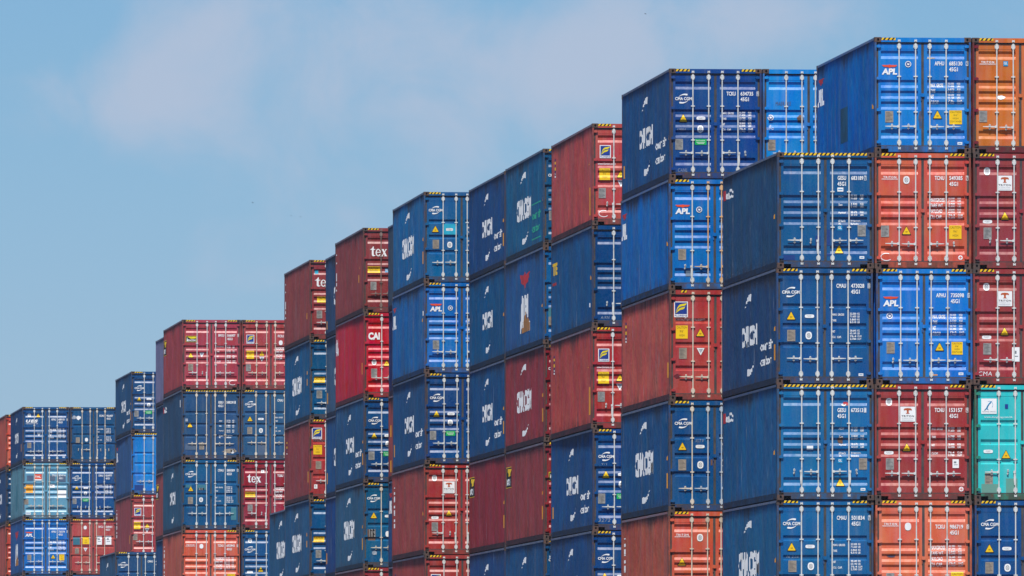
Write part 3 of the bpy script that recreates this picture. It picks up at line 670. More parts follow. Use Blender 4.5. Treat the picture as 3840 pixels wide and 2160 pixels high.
# ---- on the left side wall (a = metres behind the doors)
def s_cmabig(d, mat='white_side', v=1.18):
    d.text('CMA CGM', 8.6, 3.9, v, v + 0.66, mat, 0, 0.06, 0.95)
    d.crescent(5.9, v + 0.10, -1.9, 0.88, 215, 280, 0.19, mat); d.crescent(6.4, v + 0.52, -1.9, 0.88, 35, 100, 0.19, mat)
def s_cmasmall(d, mat='white_side', v=1.22):
    d.text('CMA CGM', 7.7, 4.4, v, v + 0.55, mat, 0, 0.055, 0.95)
    d.crescent(5.8, v + 0.05, -1.5, 0.85, 215, 280, 0.20, mat); d.crescent(6.2, v + 0.45, -1.5, 0.85, 35, 100, 0.20, mat)
def s_air(d, mat='white_side'):
    d.text('clean air', 3.6, 0.95, 1.72, 1.98, mat, 0, 0.03); d.text('carbon', 3.6, 1.15, 2.12, 2.36, mat, 0, 0.02)
    if mat == 'green_side': d.rect(3.8, 0.9, 1.50, 1.53, mat); d.rect(3.8, 0.9, 2.55, 2.58, mat)
def s_aplrear(d):
    d.poly([(11.9, 0.40), (10.75, 0.40), (11.0, 0.50), (11.3, 0.58), (11.6, 0.50)], 'red_side'); d.text('APL', 12.0, 10.75, 0.66, 1.10, 'white_side', 0, 0.06)
def s_aplmid(d):
    d.poly([(7.5, 0.55), (6.2, 0.62), (5.9, 0.50), (5.6, 0.62), (4.3, 0.55), (4.9, 0.85), (5.7, 0.92), (5.9, 1.08), (6.1, 0.92), (6.9, 0.85)], 'red_side'); d.text('APL', 7.4, 4.3, 1.22, 2.35, 'white_side', 0, 0.06)
    d.poly([(6.9, 2.36), (6.6, 2.05), (6.0, 1.95), (5.6, 1.7), (5.2, 2.0), (4.9, 1.9), (4.4, 2.1), (4.4, 2.34)], 'rust_stain', 1); d.rect(6.9, 6.3, 1.3, 2.2, 'white_side', 1)
def s_flo(d):
    for i, (m, h) in enumerate((('navy_side', .06), ('yellow', .07), ('navy_side', .05), ('yellow', .09), ('navy_side', .16), ('white_side', .05))): 
        y = 0.45 + 0.083 * i; d.rect(11.25, 11.05, y, y + h, m)
    d.rect(11.25, 11.05, 0.95, 1.0, 'white_side')
def s_tex(d):
    for v, h in ((0.42, .04), (0.70, .05), (1.08, .28), (1.42, .12), (1.66, .06)): d.rect(11.75, 11.45, v, v + h, 'white_side')
def s_triton(d):
    for i in range(9): v = 0.5 + i * 0.15; d.rect(11.4, 11.1, v, v + 0.03 + 0.055 * ((i * 7) % 3), 'white_side')
def s_cai(d): d.text('CAI', 12.0, 10.9, 0.52, 1.10, 'white_side', 0, 0.06)
def s_beacon(d):
    d.rect(12.0, 10.4, 0.48, 1.12, 'yellow'); d.rect(11.95, 10.45, 0.5, 1.10, 'black', 1); d.poly([(11.6, 0.53), (10.5, 0.55), (10.6, 0.75), (11.2, 0.78)], 'yellow', 2); d.text('BEACON', 11.8, 10.6, 0.84, 1.05, 'white_side', 2, 0.04)
def s_sea(d): d.text('SeaCo', 11.8, 9.8, 0.40, 0.66, 'white_side', 0, 0.05); d.rect(12.0, 11.5, 0.40, 0.66, 'red_side', 1)
def s_yel(d): d.text('TE', 11.9, 10.4, 0.62, 0.98, 'yellow', 0, 0.05); d.rect(11.8, 10.6, 1.20, 1.28, 'red_side')
def s_strip(d, a=0.75, v=1.90, h_=0.40): d.rect(a, a - 0.30, v, v + h_, 'amber')
def s_tri(d, a=0.62, v=1.42): d.poly([(a, v + 0.14), (a - 0.28, v + 0.14), (a - 0.14, v)], 'amber')
def s_patch(d, a0, a1, v0, v1, mat): d.rect(a0, a1, v0, v1, mat)
def s_diamond(d): d.poly([(6.2, 0.9), (5.6, 1.1), (5.2, 1.6), (5.6, 2.3), (6.4, 2.45), (7.2, 2.3), (7.0, 1.6), (6.6, 1.3)], 'patch_teal')
def s_mark(d, a, v, h_): d.rect(a, a - 0.22, v, v + h_, 'white_side')
LIB = dict(cma=('logo', d_cma), apl=('logo', d_apl), emblem=('round_emblem', d_emblem), tri=('warning_triangle', d_tri), inv=('notice_triangle', d_inv), oval=('approval_sticker', d_oval),
    badge=('inspection_badge', d_badge), plate=('data_plate', d_plate), green=('green_sticker', d_green), caution=('caution_sign', d_caution), wide=('caution_sign', d_wide),
    triton=('logo', d_triton), tsign=('logo_sign', d_tsign), flo=('logo_sign', d_flo), www=('web_address', d_www), gl=('class_sticker', d_gl), tex=('logo', d_tex), cai=('logo', d_cai),
    beacon=('logo_sign', d_beacon), tal=('logo_sign', d_tal), ues=('logo', d_ues), dolphin=('logo_sign', d_dolphin), wwwdf=('web_address', d_wwwdf), serial=('serial_number', d_serial),
    data=('weight_table', d_data), patch=('paint_patch', d_patch), blob=('scuff', d_blob), scrawl=('graffiti', d_scrawl), cee=('graffiti', d_cee), label=('label_sticker', d_label),
    round=('round_sticker', d_round), paper=('paper_notice', d_paper),
    Sbig=('side_logo', s_cmabig), Ssmall=('side_logo', s_cmasmall), Sair=('side_lettering', s_air), Saplrear=('side_logo', s_aplrear), Saplmid=('side_logo', s_aplmid), Sflo=('side_lettering', s_flo),
    Stex=('side_lettering', s_tex), Striton=('side_lettering', s_triton), Scai=('side_logo', s_cai), Sbeacon=('side_logo', s_beacon), Ssea=('side_logo', s_sea), Syel=('side_lettering', s_yel),
    Sstrip=('height_strip', s_strip), Stri=('warning_triangle', s_tri), Spatch=('paint_patch', s_patch), Sdiamond=('paint_patch', s_diamond), Smark=('side_lettering', s_mark))
def decal(code, prof):
    key = (code, prof)
    if key not in DCACHE:
        nm, fn = LIB[code[0]]; d = Dec(prof); fn(d, *code[1:]); DCACHE[key] = (nm, d.build(nm))
    return DCACHE[key]

# ---------------------------------------------------------------- containers
def child(name, me, parent, color=None, loc=None):
    o = bpy.data.objects.new(name, me); COL.objects.link(o); o.parent = parent
    if color: o.color = color
    if loc: o.location = loc
    return o
ROD_U = (0.622, 1.04, W - 1.04, W - 0.622)
def container(x, y, row, spec, label, group, full=True):
    """x, y: front left corner; row 1 stands on the ground"""
    col = spec['col']; kind = spec.get('door', 'P5'); wear = min(1, spec.get('wear', 0.5) + 0.15)
    lin = alb(col)
    if col[0] > col[2] + 40: lin = (lin[0], lin[1] * 0.90, lin[2] * 0.80)
    if col[2] > col[0] + 40 and col[2] > col[1] * 1.2: lin = (lin[0] * (0.5 if col[0] < 30 else 0.9), lin[1] * (1.55 if col[2] > 180 else 1.04), lin[2] * (0.92 if col[2] > 180 else 0.90))
    dc = (*lin, wear)
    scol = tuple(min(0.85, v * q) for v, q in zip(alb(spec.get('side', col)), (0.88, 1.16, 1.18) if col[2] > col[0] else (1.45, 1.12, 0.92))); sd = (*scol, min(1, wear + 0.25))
    r = bpy.data.objects.new('shipping_container', None); COL.objects.link(r); r.empty_display_size = 0.5
    r.location = (x + W / 2, y + L / 2, (row - 1) * PITCHZ + 0.018)
    r['label'] = label; r['category'] = 'container'; r['group'] = group
    pc = dc if 'post' not in spec else (*alb(spec['post']), wear)
    fr = child('frame', M_FRAME, r, pc)
    child('header', M_HEAD, r, dc); child('roof', M_ROOF, r, dc); wl = child('side_wall', M_WALL[0], r, sd); child('side_wall', M_WALL[1], r, sd)
    child('end_wall', M_END, r, sd); child('floor', M_FLOOR, r)
    dl = child('door', M_DOOR[(kind, 0)], r, dc); dr = child('door', M_DOOR[(kind, 1)], r, dc)
    for m in M_CAST: child('corner_casting', m, fr)
    if not full: return r
    child('gasket', M_GASK, r); child('latch_plate', M_LATCH, r, dc)
    for k in spec.get('haz', 'lr'): child('hazard_stripe', M_HAZ[k], fr)
    rods = spec.get('rods', ('galvanised',) * 4)
    if isinstance(rods, str): rods = (rods,) * 4
    rj = random.Random(label); hz_ = rj.uniform(-0.07, 0.05)
    for i, u in enumerate(ROD_U):
        d_ = dl if i < 2 else dr
        child('locking_bar', M_ROD[rods[i]], d_, None, (u - W / 2, 0, 0))
        child('handle', M_HAND[(rods[i], -1 if i < 2 else 1, 1 if i in spec.get('hang', ()) else 0)], d_, None, (u - W / 2, 0, hz_ + rj.uniform(-0.008, 0.008)))
    for v in (0.224, 1.032, 1.828, 2.637):
        child('hinge', M_HINGE, dl, pc, (0, 0, -v)); child('hinge', M_HINGE_R, dr, pc, (0, 0, -v))
    for code in spec.get('marks', ()):
        side = code[0][0] == 'S'
        nm, me = decal(code, 'side' if side else kind)
        if side: child(nm, me, wl)
        else:
            u = code[1] if isinstance(code[1], float) else 1.9
            child(nm, me, dl if u < 1.21 else dr, None, (rj.uniform(-0.012, 0.012), 0, 0))
    return r

def ray(px, py):
    v = Vector(((px - 1920) / FPX, (1080 - py) / FPX, -1.0)); return CAMR @ v
def place(px, D, rear=False, py=1300):
    """world X and front Y of a column whose top left corner stands at photo column px, at distance D"""
    d = ray(px, py); p = d * D
    return (p.x, p.y - (L if rear else 0))

APLB = (2, 96, 205); NAVY = (4, 62, 132); CMAB = (14, 80, 145); RED = (178, 70, 66); MAR = (158, 56, 58); ORG = (206, 92, 70)
N1 = ('32.500', '71.650', '3.870', '8.530', '28.630', '63.120', '76.', '2.700'); N2 = ('32.500', '71.650', '3.750', '8.270', '28.750', '63.380', '76.4', '2.700')
N3 = ('32.500', '71.650', '3.860', '8.510', '28.640', '63.140', '76.4', '2.700'); N4 = ('32.500', '71.650', '3.900', '8.600', '28.600', '63.050', '76.3', '2.695')
NG = ('32 500', '71 650', '3 830', '8 440', '28 670', '63 210', '', ''); N5 = ('32.500', '71.650', '3.700', '8.160', '28.800', '63.490', '76.4', '2.700')
N6 = ('30.480', '67.200', '3.840', '8.470', '26.640', '58.730', '76.4', '2.700')
SF = (('Sstrip',), ('Stri',))
CMA5 = (('cma', 0.165, 0.66), ('tri', 0.375, 1.31), ('oval', 0.84, 1.305), ('badge', 0.83, 1.59), ('plate', 0.165, 1.85, 1), ('green', 0.68, 1.85))
CMA3 = (('cma', 0.155, 0.47), ('tri', 0.375, 1.21), ('oval', 0.83, 1.21), ('badge', 0.83, 1.69), ('plate', 0.27, 1.55))
SNEW = (('Ssmall',), ('Sair',)) + SF; SOLD = (('Sbig',),) + SF
TRI5 = (('badge', 0.35, 0.45), ('tsign', 0.62, 0.56), ('tri', 0.81, 1.58), ('oval', 0.36, 1.72), ('plate', 0.26, 1.87, 1))
FLO5 = (('flo', 0.21, 0.62, 0.32, 0.37), ('www', 0.155, 1.12, 0.52, 0.06), ('caution', 0.215, 1.28), ('tri', 0.83, 1.45), ('inv', 0.84, 1.71), ('plate', 0.18, 1.85, 1), ('Sflo',))
FLOF = (('flo', 0.13, 0.31, 0.365, 0.41), ('www', 0.115, 0.73), ('caution', 0.18, 0.94, 0.315, 0.345), ('tri', 0.82, 1.13), ('plate', 0.25, 1.53), ('inv', 0.83, 1.62), ('data', 't', 1.08) + N4, ('Sflo',), ('Sstrip',))

# each column: (left px, distance, given at the rear edge?, stack phrase, {row: (look, spec)})
S = lambda **k: k
COLS = [
 ('A3', 3657, 286.0, 0, 'right edge stack', {
   7: ('orange container with small white lettering', S(col=(204, 112, 44), post=(120, 16, 36), marks=(('triton', 0.19, 0.585), ('gl', 0.78, 0.585), ('plate', 0.17, 1.84, 1), ('blob', 0.72, 1.50, 0.10, 0.06, 'white'), ('patch', 0.38, 0.98, 2.79, 2.84, 'patch_rust')))),
   6: ('maroon container with square white sign, not scrawled on', S(col=(152, 58, 64), hang=(0,), marks=TRI5)),
   5: ('maroon container with chalk scrawl and torn white paper', S(col=(158, 56, 58), marks=TRI5 + (('scrawl', 'CMA', 0.13, 0.47, 2.585, 2.69, 'white'), ('paper', 0.98, 1.97, 0.19, 0.36)))),
   4: ('turquoise container with square leaping fish sign', S(col=(50, 200, 200), post=(50, 140, 116), door='P3', wear=0.6, hang=(1,), marks=(('dolphin', 0.17, 0.35), ('patch', 0.78, 0.86, 0.49, 0.60, 'logo_blue'), ('wwwdf', 0.26, 0.79), ('oval', 0.36, 1.68), ('tri', 0.81, 1.76), ('plate', 0.27, 2.22), ('patch', 0.17, 0.62, 2.50, 2.72, 'patch_green'), ('patch', 0.80, 1.09, 2.36, 2.72, 'patch_green')))),
   3: ('navy blue container with swoosh logo and yellow triangle', S(col=(4, 76, 145), door='P3', haz='l', marks=CMA3))}),
 ('A2', 3284.6, 286.0, 0, 'second stack from the right edge', {
   7: ('bright blue container with red wing logo against the sky', S(col=(2, 98, 208), side=(14, 92, 158), haz='l', marks=(('apl', 0.185, 0.70), ('emblem', 0.845, 0.675), ('serial', 'APHU', '685130', '2', 0.60), ('data', 'a', 1.137) + N1, ('plate', 0.28, 1.86), ('tri', 1.60, 1.95), ('caution', 1.90, 1.835, 0.32, 0.35, 4), ('label', 2.11, 2.635), ('blob', 1.17, 2.08, 0.05, 0.22, 'patch_brown'), ('blob', 1.34, 0.52, 0.20, 0.022, 'plate_tan'), ('Saplrear',), ('Stri', 0.70, 1.64), ('Spatch', 7.2, 5.7, 1.42, 2.32, 'patch_dark')))),
   6: ('orange red container with round white badge', S(col=ORG, hang=(3,), marks=(('triton', 0.17, 0.585), ('badge', 0.80, 0.68), ('serial', 'TCNU', '549385', '7', 0.575), ('data', 't', 1.11) + N4, ('plate', 0.16, 1.83, 1), ('tri', 0.815, 1.96), ('caution', 1.90, 1.82), ('round', 2.165, 2.63), ('cee', 0.30, 2.62)))),
   5: ('bright blue container with red wing logo, between red ones', S(col=(2, 92, 205), hang=(0,), marks=(('apl', 0.17, 0.71), ('emblem', 0.35, 1.19), ('serial', 'APHU', '735098', '5', 0.615), ('data', 'a', 1.137) + N2, ('plate', 0.265, 1.85), ('tri', 1.60, 1.97), ('caution', 1.915, 1.84, 0.285, 0.32, 4), ('label', 2.09, 2.61), ('blob', 1.18, 1.45, 0.05, 0.25, 'patch_brown'), ('patch', 1.45, 1.57, 2.66, 2.69, 'amber')))),
   4: ('brick red container with square white sign and round sticker', S(col=(164, 58, 58), marks=(('badge', 0.38, 0.44), ('tsign', 0.65, 0.56), ('serial', 'TCNU', '153157', '9', 0.59), ('data', 'n', 1.07) + N5, ('tri', 0.83, 1.59), ('oval', 0.37, 1.72), ('plate', 0.28, 1.86, 1), ('paper', 1.97, 1.88, 0.16, 0.22), ('round', 2.20, 2.63)))),
   3: ('salmon orange container at the bottom of the picture', S(col=(226, 116, 84), marks=(('triton', 0.17, 0.57), ('badge', 0.83, 0.66, 0), ('serial', 'TCKU', '986719', '0', 0.61), ('data', 't', 1.12) + N6, ('plate', 0.28, 1.83, 1), ('caution', 1.92, 1.80), ('blob', 0.42, 1.40, 0.12, 0.03, 'patch_brown'))))}),
 ('A1', 2913.8, 286.0, 0, 'third stack from the right edge', {
   6: ('deep blue container with full striped hazard band', S(col=(12, 84, 148), side=(40, 72, 106), haz='f', wear=0.6, hang=(1,), marks=(('serial', 'GESU', '683189', '7', 0.585, 'g'), ('data', 'g', 1.06) + NG, ('label', 1.52, 0.88, 0.15, 0.10), ('gl', 1.535, 1.835), ('plate', 2.04, 1.82, 1), ('tri', 1.575, 2.44), ('label', 2.08, 2.605), ('patch', 0.15, 0.46, 2.58, 2.71, 'patch_blue'), ('patch', 1.26, 1.34, 1.94, 2.60, 'patch_blue'), ('patch', 0.96, 1.09, 2.10, 2.40, 'patch_blue'), ('Ssea',), ('Stri', 0.9, 1.50)))),
   5: ('navy container with swoosh logo, under the striped band one', S(col=(12, 76, 140), side=(38, 68, 108), door='P3', wear=0.6, marks=(('cma', 0.155, 0.47), ('tri', 0.375, 1.20), ('oval', 0.83, 1.205), ('badge', 0.82, 1.69), ('plate', 0.27, 1.55), ('serial', 'CMAU', '473028', '0', 0.385), ('data', 'c', 1.115) + N3, ('label', 2.09, 2.64)) + SNEW)),
   4: ('lighter blue container with full striped hazard band', S(col=(4, 102, 168), side=(34, 84, 128), haz='f', wear=0.7, hang=(0, 3), marks=(('serial', 'GESU', '673513', '1', 0.60, 'g'), ('data', 'g', 1.07) + NG, ('gl', 1.545, 1.865), ('plate', 2.06, 1.86), ('tri', 1.60, 2.47), ('label', 2.11, 2.61), ('patch', 0.74, 0.90, 1.55, 1.65, 'white'), ('blob', 1.74, 0.49, 0.08, 0.05, 'red_side'), ('blob', 1.68, 0.52, 0.06, 0.03, 'white'), ('blob', 1.60, 1.40, 0.07, 0.10, 'patch_rust'), ('Ssea',), ('Stri', 0.9, 1.62)))),
   3: ('mid blue container with swoosh logo at the picture bottom', S(col=(14, 92, 156), side=(34, 88, 128), door='P3', wear=0.7, marks=(('cma', 0.155, 0.46), ('tri', 0.365, 1.18), ('oval', 0.83, 1.165), ('badge', 0.85, 1.66), ('plate', 0.28, 1.52), ('serial', 'CMAU', '501834', '7', 0.39), ('data', 'c', 1.08) + N3, ('scrawl', 'N 226', 0.25, 0.55, 1.39, 1.45)) + SOLD))}),
 ('B2', 2862, 299.4, 0, 'short stack behind', {
   7: ('plain bright blue container half hidden by the nearer stack', S(col=(4, 106, 218), haz='', wear=0.6, marks=(('patch', 0.17, 0.38, 0.02, 0.11, 'patch_green'), ('scrawl', 'MAERZKE', 0.33, 0.74, 0.86, 0.96, 'patch_rust'), ('emblem', 0.21, 1.28), ('scrawl', "B'LE", 0.06, 0.24, 1.47, 1.52, 'white'), ('scrawl', 'UPG', 0.11, 0.29, 1.54, 1.60, 'white'), ('plate', 0.13, 1.86), ('blob', 1.0, 1.32, 0.10, 0.10, 'patch_rust'), ('data', 'a', 1.137) + N1)))}),
 ('B1', 2509.5, 299.4, 0, 'stack left of the front three', {
   7: ('dark navy container with green sticker and two swoosh logos', S(col=(2, 66, 142), side=(36, 76, 122), wear=0.35, hang=(3,), marks=CMA5 + (('serial', 'TCKU', '634735', '9', 0.60), ('data', 'd', 1.12) + N5, ('scrawl', 'CHEELS', 0.22, 0.45, 1.57, 1.62), ('scrawl', 'CANL', 0.22, 0.47, 2.63, 2.72), ('Ssmall',), ('Sair',), ('Stri', 0.50, 1.72), ('Sstrip', 11.9, 1.98, 0.34)))),
   6: ('bright blue container with wing logo and two orange rods', S(col=(2, 92, 200), side=(22, 98, 165), rods=('galvanised', 'rod_orange', 'rod_orange', 'galvanised'), hang=(0,), wear=0.6, haz='l', marks=(('apl', 0.18, 0.68), ('emblem', 0.80, 0.80), ('plate', 0.255, 1.84), ('data', 'a', 1.13) + N1, ('Saplrear',), ('Stri', 0.70, 1.60), ('patch', 0.44, 0.62, 2.40, 2.56, 'patch_slate')))),
   5: ('red container with blue and yellow sign below the header', S(col=(178, 70, 68), side=(160, 84, 82), door='PF', haz='s', wear=0.7, rods='rod_cream', marks=FLOF + (('blob', 0.22, 2.27, 0.10, 0.05, 'patch_maroon'), ))),
   4: ('navy container with cream rods and big side letters', S(col=(8, 76, 142), side=(32, 76, 120), door='P3', wear=0.65, rods=('rod_cream', 'rod_blue', 'rod_blue', 'galvanised'), haz='l', marks=CMA3 + (('data', 'c', 1.1) + N3, ('scrawl', 'AS 7 V', 0.70, 0.92, 1.02, 1.10), ('patch', 1.12, 1.17, 1.55, 1.70, 'patch_rust')) + SOLD)),
   3: ('orange red container with dirt scalloped along its side top', S(col=(205, 94, 70), side=(152, 84, 74), wear=0.7, rods='rod_cream', marks=(('triton', 0.17, 0.59), ('badge', 0.84, 0.69), ('tri', 0.37, 1.33), ('plate', 0.17, 1.85, 1), ('Striton',))))}),
 ('C1', 2220.5, 325.6, 0, 'red topped right half stack', {
   7: ('red container with blue and yellow sign against the sky', S(col=(184, 76, 74), side=(158, 76, 82), wear=0.45, hang=(0,), marks=FLO5 + (('cee', 0.34, 2.58), ('Sstrip', 0.9, 1.8, 0.8), ('Stri', 1.1, 1.0)))),
   6: ('navy container with no door logo, side letters yellow', S(col=(2, 62, 122), side=(30, 80, 126), haz='', wear=0.4, hang=(0,), marks=(('Syel',), ('Stri', 0.7, 1.4), ('scrawl', 'A/RN', 0.25, 0.50, 2.60, 2.68), ('Smark', 0.9, 2.2, 0.12)))),
   5: ('red container with blue and yellow sign between blue ones', S(col=(166, 52, 58), side=(152, 72, 74), wear=0.6, rods='galvanised', haz='l', hang=(0,), marks=FLO5 + (('Sstrip', 0.8, 1.7, 0.8), ('Stri', 1.1, 1.0)))),
   4: ('navy container with chalk numbers low on its door', S(col=(2, 68, 138), side=(36, 74, 120), wear=0.4, marks=CMA5 + (('scrawl', '3272', 0.16, 0.50, 2.56, 2.66), ('scrawl', 'Y/1', 0.26, 0.42, 0.98, 1.04), ('Ssmall',), ('Sair',), ('Sstrip', 11.9, 2.0, 0.34)))),
   3: ('navy container with swoosh logo at the bottom edge', S(col=(2, 64, 132), side=(34, 70, 116), wear=0.4, marks=CMA5 + (('Ssmall',),)))}),
 ('D1', 2037.4, 339.2, 0, 'stack left of the red topped', {
   7: ('teal blue container with white and green side lettering', S(col=(16, 78, 130), side=(34, 90, 128), wear=0.5, marks=CMA5 + (('Sbig', 'white_side'), ('Sair', 'green_side'), ('Stri', 0.5, 1.4)))),
   6: ('blue container with red mark over rust stained white letters', S(col=(6, 90, 160), side=(44, 84, 132), wear=0.9, haz='', marks=(('patch', 0.16, 0.36, 1.83, 2.10, 'patch_teal'), ('plate', 0.17, 2.1), ('Saplmid',), ('Stri', 0.6, 1.65)))),
   5: ('maroon container with big white side letters', S(col=(132, 36, 50), side=(126, 56, 70), wear=0.45, marks=(('cma', 0.13, 0.60), ('tri', 0.55, 1.3)) + SOLD)),
   4: ('plain maroon container with yellow framed door sign', S(col=(140, 40, 52), side=(126, 62, 72), wear=0.35, marks=(('beacon', 0.15, 0.90), ('Sbeacon',)) + SF)),
   3: ('dark blue container lowest in view', S(col=(8, 70, 128), side=(34, 76, 118), wear=0.4, marks=CMA3 + (('Ssmall',),)))}),
 ('E1', 1760.5, 364.4, 1, 'middle stack without doors showing', {
   7: ('navy container with small white lettering near its front', S(col=(4, 62, 130), side=(32, 70, 118), wear=0.4, marks=CMA5 + SNEW)),
   6: ('teal navy container without the small extra lettering', S(col=(8, 68, 126), side=(24, 80, 122), wear=0.45, marks=CMA5 + (('Ssmall',), ('Stri',)))),
   5: ('blue container with small lettering, above the maroon one', S(col=(4, 66, 132), side=(28, 74, 118), wear=0.4, marks=CMA5 + SNEW)),
   4: ('maroon container with black and yellow sign at its back', S(col=(140, 36, 52), side=(122, 48, 64), wear=0.3, marks=(('beacon', 0.17, 0.68), ('Sbeacon',)) + SF)),
   3: ('navy container with white side logo at the bottom edge', S(col=(4, 60, 124), side=(34, 66, 112), wear=0.4, marks=CMA5 + (('Ssmall',),)))}),
 ('F1', 1590.6, 365.3, 0, 'centre door stack', {
   7: ('blue container with turquoise square on its door', S(col=(22, 88, 150), side=(34, 98, 148), wear=0.75, door='P3', haz='l', marks=(('cma', 0.165, 0.46), ('tri', 0.385, 1.20), ('patch', 0.64, 1.03, 1.03, 1.37, 'cyan'), ('oval', 0.83, 1.21), ('badge', 0.83, 1.70), ('plate', 0.28, 1.54), ('serial', 'CMAU', '412690', '3', 0.39), ('data', 'c', 1.1) + N3) + SOLD)),
   6: ('bright blue container with wing logo, above a navy one', S(col=(2, 84, 190), side=(34, 94, 150), wear=0.7, haz='l', marks=(('apl', 0.185, 0.69), ('emblem', 0.86, 0.82), ('plate', 0.285, 1.86, 1), ('data', 'a', 1.13) + N1, ('Saplrear',), ('Stri', 0.9, 1.1), ('Smark', 0.7, 0.9, 0.15)))),
   5: ('navy container with green sticker and small side lettering', S(col=(2, 66, 136), side=(38, 76, 118), wear=0.4, marks=CMA5 + (('data', 'd', 1.12) + N5, ('patch', 1.06, 1.14, 1.33, 1.40, 'cyan'), ('Ssmall',), ('Sair',), ('Sstrip', 11.8, 2.0, 0.4), ('Stri', 0.5, 1.7)))),
   4: ('brick red container with square white sign, second bar broken', S(col=(168, 60, 56), side=(134, 68, 72), wear=0.35, hang=(1, 2), marks=TRI5 + (('data', 'n', 1.07) + N5, ('Striton',), ('Stri', 0.7, 1.5)))),
   3: ('red container at the bottom edge below the brick red', S(col=(164, 60, 60), side=(138, 68, 72), wear=0.45, marks=FLO5))}),
 ('F0', 1456.5, 389.8, 1, 'thin sliver of a stack left of centre', {
   7: ('grey blue container', S(col=NAVY, side=(66, 74, 90), marks=())),
   6: ('navy container with white writing', S(col=NAVY, side=(30, 44, 86), marks=CMA5 + (('Ssmall',), ))),
   5: ('dull red container', S(col=MAR, side=(128, 66, 72), marks=(('Sstrip', 11.4, 1.0, 0.4), ('Sstrip', 11.4, 2.2, 0.4)))),
   4: ('blue container with white marks', S(col=CMAB, side=(34, 70, 118), marks=(('Saplrear',),))),
   3: ('dark container', S(col=NAVY, side=(50, 52, 66), marks=()))}),
 ('G1', 1361.8, 390.4, 0, 'stack with the bright red', {
   7: ('brown red container with large serif letters, whole word showing', S(col=(140, 60, 66), side=(124, 66, 74), wear=0.5, haz='l', rods='rod_rusty', marks=(('tex', 0.25, 0.64, 0.77), ('wide', 0.155, 1.33), ('gl', 0.77, 1.40), ('plate', 0.27, 1.85, 1), ('Stex',), ('Stri', 1.9, 1.2), ('Sstrip', 2.0, 1.55, 0.26)))),
   6: ('bright red container with three white capital letters', S(col=(196, 24, 48), side=(164, 42, 66), wear=0.2, marks=(('cai', 0.165, 0.68), ('badge', 0.36, 1.70), ('tri', 0.80, 1.73), ('plate', 0.265, 1.92, 1), ('Scai',), ('Sstrip', 0.9, 1.7, 0.40)))),
   5: ('navy container with green sticker, under the bright red', S(col=(2, 70, 132), side=(42, 80, 118), wear=0.4, marks=CMA5 + SNEW)),
   4: ('faded blue container with cream side letters', S(col=(24, 88, 138), side=(52, 88, 118), wear=0.95, door='P3', rods='rod_cream', marks=(('cma', 0.15, 0.41), ('tri', 0.36, 1.13), ('oval', 0.86, 1.15), ('patch', 0.14, 0.42, 1.60, 1.98, 'patch_rust'), ('plate', 0.22, 1.60, 1), ('badge', 0.86, 1.76, 0), ('blob', 0.38, 2.42, 0.10, 0.07, 'dim_white')) + SOLD)),
   3: ('maroon container at the bottom edge, below the faded one', S(col=(150, 52, 60), side=(122, 60, 68), wear=0.4, marks=FLO5))}),
 ('H1', 1222.5, 415.2, 1, 'narrow side only stack left of centre', {
   7: ('slate blue container highest in its narrow stack', S(col=NAVY, side=(52, 70, 102), marks=(('Sbig',), ('Sstrip', 11.9, 2.3, 0.3)))),
   6: ('grey blue container', S(col=NAVY, side=(68, 88, 116), wear=0.6, marks=(('Sbig',), ('Sstrip', 11.9, 2.0, 0.4)))),
   5: ('blue container with white letter strokes', S(col=NAVY, side=(36, 78, 124), marks=(('Sbig',), ('Sstrip', 11.9, 2.0, 0.4)))),
   4: ('darker blue container', S(col=NAVY, side=(34, 66, 118), marks=(('Ssmall',), ('Sstrip', 11.9, 2.0, 0.4))))}),
 ('I1', 1161.0, 415.9, 0, 'stack beside the pink topped pair', {
   7: ('brown red container with large serif letters cut short', S(col=(146, 62, 66), side=(130, 70, 76), wear=0.5, haz='l', marks=(('patch', 0.19, 0.32, 0.37, 0.51, 'cyan'), ('tex', 0.20, 0.64, 0.85), ('wide', 0.29, 1.34), ('plate', 0.27, 1.85, 1), ('Stex',), ('Sstrip', 1.4, 1.9, 0.22)))),
   6: ('blue container with wide yellow sign, between two reds', S(col=(2, 80, 134), side=(30, 84, 124), wear=0.5, haz='l', marks=(('wide', 0.13, 1.36), ('plate', 0.25, 1.86, 1), ('Sbig',), ('Stri', 1.5, 1.1), ('Sstrip', 1.5, 1.4, 0.24)))),
   5: ('red container with blue and yellow sign over www letters', S(col=(166, 58, 58), side=(126, 64, 74), door='PF', wear=0.4, haz='l', marks=FLOF + (('paper', 0.20, 2.38, 0.12, 0.15),))),
   4: ('blue container with wide yellow sign, below the red', S(col=(2, 78, 138), side=(46, 86, 122), wear=0.5, haz='l', marks=(('wide', 0.13, 1.36), ('plate', 0.25, 1.86, 1), ('Sbig',), ('Stri', 1.5, 1.2), ('Sstrip', 1.5, 1.5, 0.24))))}),
 ('J1', 1011.5, 441.5, 1, 'low stack at the picture bottom', {
   4: ('blue container with cream side letters and hidden doors', S(col=CMAB, side=(44, 84, 118), wear=0.7, marks=SOLD))}),
 ('K2', 906.5, 473.4, 0, 'right of the pink topped pair', {
   7: ('pink red container with blue and yellow sign', S(col=(172, 66, 72), wear=0.5, rods='rod_cream', marks=(('flo', 0.21, 0.62, 0.32, 0.37), ('caution', 0.215, 1.28), ('tri', 0.83, 1.40), ('inv', 0.84, 1.63), ('plate', 0.18, 1.85, 1), ('serial', 'FCIU', '810442', '', 0.62), ('badge', 1.62, 0.95, 0), ('data', 't', 1.12) + N4))),
